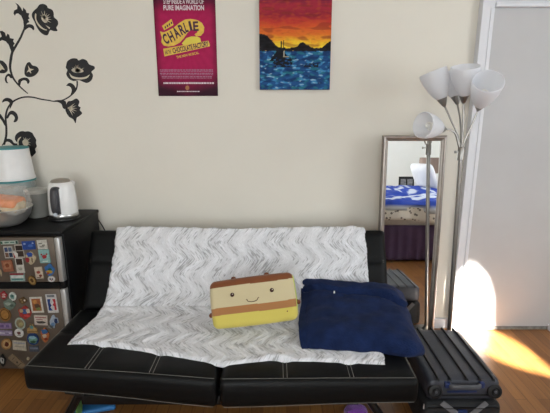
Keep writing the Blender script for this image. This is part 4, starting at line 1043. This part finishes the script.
# ------------------------------------------------------------------ sunset painting
def painting():
    Yf = WY-.022
    x0 = atY(259.7, 89, Yf).x; x1 = atY(329.7, 89, Yf).x; zb = atY(290, 89.7, Yf).z; Hc = .51; Wc = x1-x0
    root = thing('canvas_painting', 'acrylic canvas of an orange sunset over a blue sea with a dark sailboat', 'painting', ((x0+x1)/2, Yf, zb))
    part('canvas', bx(x0, x1, Yf+.001, WY-.0005, zb, zb+Hc, bev=.002), mat('canvas_edge', '5c3a3c', .8, var=.3, vscale=14), root, False)
    nx, ny = 170, 210
    hor = 1-52/91      # horizon height fraction measured from bottom
    def colr(u, v):    # v from bottom
        t = 1-v; px = u*72; py = t*91-0.0
        py = t*93-2
        n1 = nz(u*6, v*16, 3); n2 = nz(u*14, v*40, 5); n3 = nz(u*30, v*70, 7)
        if py < 52:
            y = py+3.5*n1+2*n2+n3
            c = V(lin('6c1a30')[:3])
            for a, h in ((0, '7a2036'), (10, 'a02834'), (19, '8c2430'), (24, 'c4452a'), (31, 'd8692a'), (38, 'e08a28'), (44, 'efc02e'), (52, 'f2cf3a')):
                pass
            tab = [(0, V(lin('72223a')[:3])), (8, V(lin('a52a3c')[:3])), (16, V(lin('8c2233')[:3])), (22, V(lin('b8382e')[:3])), (28, V(lin('d0562a')[:3])), (35, V(lin('d9702a')[:3])), (41, V(lin('e6a02a')[:3])), (47, V(lin('f0cc34')[:3])), (54, V(lin('eebb30')[:3]))]
            c = interp(y, tab)
            c = c.lerp(V(lin('b04a28')[:3]), clamp(n2*1.5)*.6)
            if 14 < px < 52: c = c.lerp(V(lin('f5d83a')[:3]), .45*sm(38, 46, y))
            c = c.lerp(V(lin('7c2a24')[:3]), sm(.18, .35, nz(u*4+2, v*22, 12))*.55)
        else:
            c = V(lin('1f4f86')[:3])
            w1 = nz(u*6, v*22, 20)+.4*nz(u*18, v*50, 21); w2 = nz(u*11, v*32, 26)+.3*nz(u*28, v*70, 27)
            c = c.lerp(V(lin('123462')[:3]), clamp(.5+w1*1.6)); c = c.lerp(V(lin('3f88b8')[:3]), sm(.08, .4, w2)*.9); c = c.lerp(V(lin('2a7c84')[:3]), sm(.1, .4, nz(u*10, v*24, 33))*.6)
            c = c.lerp(V(lin('a8c4d0')[:3]), sm(.28, .46, w2*.45+nz(u*18, v*60, 40)*.6)*.8)
        # mountains (crop scale 4.133, origin 250,0; canvas left at 258.5)
        m = interp(px, [(0, 35), (4, 35), (8, 37), (13, 42), (17, 47), (22, 48.5), (30, 49), (38, 47.5), (41, 44), (44, 43), (48, 46), (55, 49), (63, 48.5), (68, 44), (72, 42)])
        if py > m+n3*.8 and py < 52+n3: c = V(lin('17151a')[:3])*(1+n2)
        # boat: two sails and dark reflection
        def tri(px_, py_, a, b, c_):
            s1 = (b[0]-a[0])*(py_-a[1])-(b[1]-a[1])*(px_-a[0]); s2 = (c_[0]-b[0])*(py_-b[1])-(c_[1]-b[1])*(px_-b[0]); s3 = (a[0]-c_[0])*(py_-c_[1])-(a[1]-c_[1])*(px_-c_[0])
            return (s1 > 0) == (s2 > 0) == (s3 > 0)
        dark = False
        if abs(px-22) < .5 and 42 < py < 58: dark = True
        if abs(px-24.3) < .5 and 41 < py < 58: dark = True
        if 50 < py < 62 and abs(px-21) < 2+(py-50)*.75: dark = True
        if 58 < py < 68 and abs(px-23+n2*4) < (11-(py-58)*.35)+n3*8: dark = nz(u*20, v*60, 50) > -.25
        if 64 < py < 68 and 45 < px < 60: dark = nz(u*20, v*60, 51) > -.05
        if dark: c = V(lin('14161d')[:3])*(1+.6*n2)
        if 24.5 < px < 26 and 52 < py < 58 and (px < 25.3 or py > 57.2): c = V(lin('c8bfae')[:3])
        if 57.3 < py < 58.2 and 24 < px < 30: c = V(lin('a59a7a')[:3])
        return (max(0, c.x), max(0, c.y), max(0, c.z), 1)
    rows = []; cols = []
    for j in range(ny+1):
        r = []
        for i in range(nx+1):
            u, v = i/nx, j/ny; r.append(V((lerp(x0+.0005, x1-.0005, u), Yf-.0002-.0006*abs(nz(u*25, v*60, 2)), lerp(zb+.0005, zb+Hc-.0005, v)))); cols.append(colr(u, v))
        rows.append(r)
    bm = grid_mesh(rows); bm.verts.index_update(); o = obj('painted_face', bm, vcol_mat('acrylic_paint', .7), None)
    so = o.modifiers.new('t', 'SOLIDIFY'); so.thickness = .0012; so.offset = 0
    at = o.data.color_attributes.new('col', 'FLOAT_COLOR', 'POINT')
    for i, c in enumerate(cols): at.data[i].color = c
    adopt(o, root)
painting()

# ------------------------------------------------------------------ bits under the sofa
def under():
    q = atZ(92, 409, .03); c = V((q.x-.005, q.y+.03, 0))
    s = thing('slide_sandal', 'blue and green slide sandal on the floor under the left of the sofa', 'sandal', tuple(c))
    def fn(p, u, v, k):
        return Matrix.Rotation(.35, 3, 'Z') @ V((p.x, p.y*(1-.15*math.cos(p.x*20)), p.z))+c+V((0, 0, .014))
    part('sole', rbox(.2, .08, .026, .012, 24, 12, 6, fn), mat('blue_rubber', '2f6fa8', .6), s)
    b = nb(); pts = [Matrix.Rotation(.35, 3, 'Z') @ V((-.06, y, z))+c for y, z in ((-.045, .018), (-.042, .04), (-.02, .058), (.02, .058), (.042, .04), (.045, .018))]
    tube(b, smooth_path(pts, 5), .02, 10, flat=(.25, 1.6)); part('strap', b, mat('green_yellow_rubber', '7cae5c', .6, var=.3, vscale=40), s, label='green and yellow strap')
    q = atZ(356, 413, .04); c = V((q.x, q.y, 0))
    b = rbox(.11, .09, .075, .036, 20, 20, 16, lambda p, u, v, k: V(p)*(1+.05*nz(p.x*60, p.y*60, p.z*60))+c+V((0, 0, .036)))
    o = recentre(obj('fluffy_slipper', b, mat('purple_fluff', '7a3a9c', .95, sheen=.6, bump=.8, bscale=160))); tag(o, 'purple fluffy slipper on the floor under the right of the sofa', 'slipper')
under()

# ------------------------------------------------------------------ bed corner seen in the mirror
def bed():
    BX0, BX1, BY1, BY0 = .85, 2.45, .39, -1.0
    root = thing('bed', 'bed with a purple pleated skirt, seen in the leaning mirror', 'bed', ((BX0+BX1)/2, (BY0+BY1)/2, 0))
    cx, cy = (BX0+BX1)/2, (BY0+BY1)/2
    part('base', bx(BX0+.03, BX1-.03, BY0+.03, BY1-.03, .12, .39, bev=.02), mat('bed_base', '8c8478', .8), root)
    # skirt
    per = []
    n = 260
    for i in range(n+1):
        t = i/n*(BX1-BX0); per.append((BX0+t, BY1))
    rows = []
    for j in range(12):
        z = .02+.385*j/11; rows.append([V((x, BY1+.012*math.sin(x*62+2*nz(x*4, 1))*(1.25-j/11)+.01*nz(x*7, z*2), z)) for x, y in per])
    bm = grid_mesh(rows); o = obj('bed_skirt', bm, mat('purple_skirt_cloth', '4c3a56', .85, var=.15, vscale=5), None); so = o.modifiers.new('t', 'SOLIDIFY'); so.thickness = .003; adopt(o, root); o['label'] = 'purple pleated skirt'
    rows = [[V((BX0+.012*math.sin(y*62), y, .02+.385*j/11)) for y in [lerp(BY0, BY1, i/140) for i in range(141)]] for j in range(12)]
    bm = grid_mesh(rows); o = obj('bed_skirt', bm, MATS['purple_skirt_cloth'], None); so = o.modifiers.new('t', 'SOLIDIFY'); so.thickness = .003; adopt(o, root)
    part('mattress', rbox(BX1-BX0, BY1-BY0, .20, .05, 20, 16, 6, lambda p, u, v, k: V(p)+V((cx, cy, .49))), mat('grey_sheet', 'b5b0a8', .85), root)
    # dotted sheet
    md = mat('dotted_sheet', 'd5d0c6', .85)
    nt = md.node_tree; pb = nt.nodes['Principled BSDF']; tc = nt.nodes.new('ShaderNodeTexCoord')
    vo = nt.nodes.new('ShaderNodeTexVoronoi'); vo.inputs['Scale'].default_value = 22; nt.links.new(tc.outputs['Object'], vo.inputs[0])
    rp = nt.nodes.new('ShaderNodeValToRGB'); rp.color_ramp.interpolation = 'CONSTANT'; rp.color_ramp.elements[0].color = lin('75706c'); rp.color_ramp.elements[1].color = lin('d9d4ca'); rp.color_ramp.elements[1].position = .28
    nt.links.new(vo.outputs['Distance'], rp.inputs[0]); nt.links.new(rp.outputs[0], pb.inputs['Base Color'])
    def drape(name, x0, x1, y0, ztop, hang, m, amp, par, cf=None):
        rows = []; nn = 110
        prof = [(y0, ztop)]
        for j in range(46):
            t = j/45; L = (BY1-y0); tot = L+hang; d = t*tot
            if d < L: yy, z = y0+d, ztop
            else: yy, z = BY1+.03, ztop-(d-L)
            rows.append((yy, z, d))
        out = []
        for yy, z, d in rows:
            r = []
            for i in range(nn+1):
                x = lerp(x0, x1, i/nn); a = amp*(nz(x*5, d*5, 3)+.5*nz(x*12, d*12, 5))
                hem = .05*nz(x*3.1, 1.5)*(1 if z < ztop else 0)*((ztop-z)/max(hang, .01))
                r.append(V((x, yy+a*(.6 if z < ztop else 0)+(.02*math.sin(x*16+nz(x*3)) if z < ztop-.03 else 0), z+a*(1 if z >= ztop else 0)+hem+(.07*sm(.35, 1.15, BY1-yy) if name == 'blue_duvet' else 0))))
            out.append(r)
        bm = grid_mesh(out); o = obj(name, bm, m, None); so = o.modifiers.new('t', 'SOLIDIFY'); so.thickness = .012; so.offset = 1
        if cf: set_vcol(o.data, cf)
        return o
    o = drape('dotted_sheet', BX0+.01, BX1-.05, BY0+.1, .605, .14, md, .012, root); recentre(o); tag(o, 'cream bed sheet with grey dots hanging over the bed edge, seen in the mirror', 'bed sheet')
    def cf(co, i):
        x, y, z = co; n = nz(x*9, y*9, 4); band = nz(x*2.2+y*1.4, y*3.4, 8)
        blue = V(lin('2a44a0')[:3]); wh = V(lin('c3cad8')[:3])
        if z < .605: c = V(lin('b9bfc6')[:3])
        elif y > BY1-.24: c = blue*(1+.3*n)
        elif y > BY1-.62: c = wh.lerp(blue, sm(.08, .16, nz(x*7, y*13, 10)))
        else: c = blue.lerp(wh, sm(.1, .2, nz(x*10, y*6, 14)))
        return (c.x, c.y, c.z, 1)
    o = drape('blue_duvet', BX0+.02, 2.25, BY0+.12, .650, .08, vcol_mat('duvet_cloth', .85), .035, root, cf); recentre(o); tag(o, 'blue and white patterned duvet rumpled over the bed in the mirror', 'duvet')
    def pill(name, c, L, W, T, rz, rx, m, lab, cf=None):
        R = Matrix.Rotation(rz, 3, 'Z') @ Matrix.Rotation(rx, 3, 'X')
        def fn(p, u, v, k):
            tx, ty = p.x/(L/2), p.y/(W/2); q = V(p); q.z *= .35+.75*(1-tx**4)*(1-ty**4); return R @ q
        o = obj('pillow', rbox(L, W, T, .04, 30, 30, 8, fn), m, None); o.location = c; tag(o, lab, 'pillow')
        if cf: set_vcol(o.data, cf)
    pill('p', (2.00, -.80, .875), .5, .34, .15, math.radians(80), math.radians(68), mat('white_pillowcase', 'd8d8da', .85), 'white pillow standing up at the head of the bed in the mirror')
    pill('p', (2.33, -.62, .86), .42, .30, .14, math.radians(82), math.radians(66), mat('pink_pillowcase', 'b0527c', .85), 'pink pillow at the head of the bed in the mirror')
    # night table, lamp, photo frame
    before = set(C.objects)
    t = thing('night_table', 'dark wood night table in the corner behind the bed in the mirror', 'night table', (2.5, -2.55, 0))
    wd = mat('dark_wood', '3c2a20', .5)
    part('top', bx(2.15, 2.95, -2.8, -2.3, .86, .89, bev=.004), wd, t); part('body', bx(2.18, 2.92, -2.78, -2.33, .12, .86, bev=.004), wd, t)
    for x in (2.2, 2.88):
        for y in (-2.76, -2.37): part('leg', bx(x, x+.03, y, y+.03, 0, .13), wd, t)
    for z0 in (.2, .53):
        d = part('drawer', bx(2.2, 2.9, -2.33, -2.318, z0, z0+.3, bev=.004), wd, t); b = nb(); lathe(b, [(.012, 0), (.016, .012), (0, .018)], (2.55, -2.318, z0+.15), 12, (0, 1, 0)); part('knob', b, mat('steel', 'b9b9b9', .3, 1), d)
    l = thing('table_lamp', 'table lamp with a taupe drum shade in the corner seen in the mirror', 'table lamp', (2.66, -2.5, .89))
    b = nb(); lathe(b, [(.07, 0), (.07, .015), (.03, .03), (.045, .08), (.05, .12), (.02, .2), (.012, .26)], (2.66, -2.5, .89), 28); part('base', b, mat('lamp_base_ceramic', '6c5c54', .4), l)
    b = nb(); lathe(b, [(.165, .22), (.14, .44), (.138, .44), (.163, .22)], (2.66, -2.5, .89), 40, closed=True); part('shade', b, mat('taupe_shade', '8c7a70', .9), l)
    b = nb(); tube(b, [(2.66, -2.5, 1.13), (2.66, -2.5, 1.26)], .01, 8); tube(b, [(2.51, -2.5, 1.3), (2.81, -2.5, 1.3)], .003, 6); part('fitting', b, MATS['steel'], l)
    f = thing('photo_frame', 'small black photo frame on the night table seen in the mirror', 'photo frame', (2.33, -2.45, .89))
    part('frame', bx(2.21, 2.43, -2.47, -2.45, .89, 1.06, bev=.003), mat('black_wood', '17171a', .4), f)
    part('picture', bx(2.235, 2.31, -2.4505, -2.448, .925, 1.025), mat('photo_print', 'a3a3a8', .4, var=.5, vscale=30), f, False)
    part('picture', bx(2.33, 2.405, -2.4505, -2.448, .925, 1.025), MATS['photo_print'], f, False)
    for o_ in set(C.objects)-before:
        if o_.parent is None: o_.location = o_.location+V((-.43, 1.25, -.22))

bed()
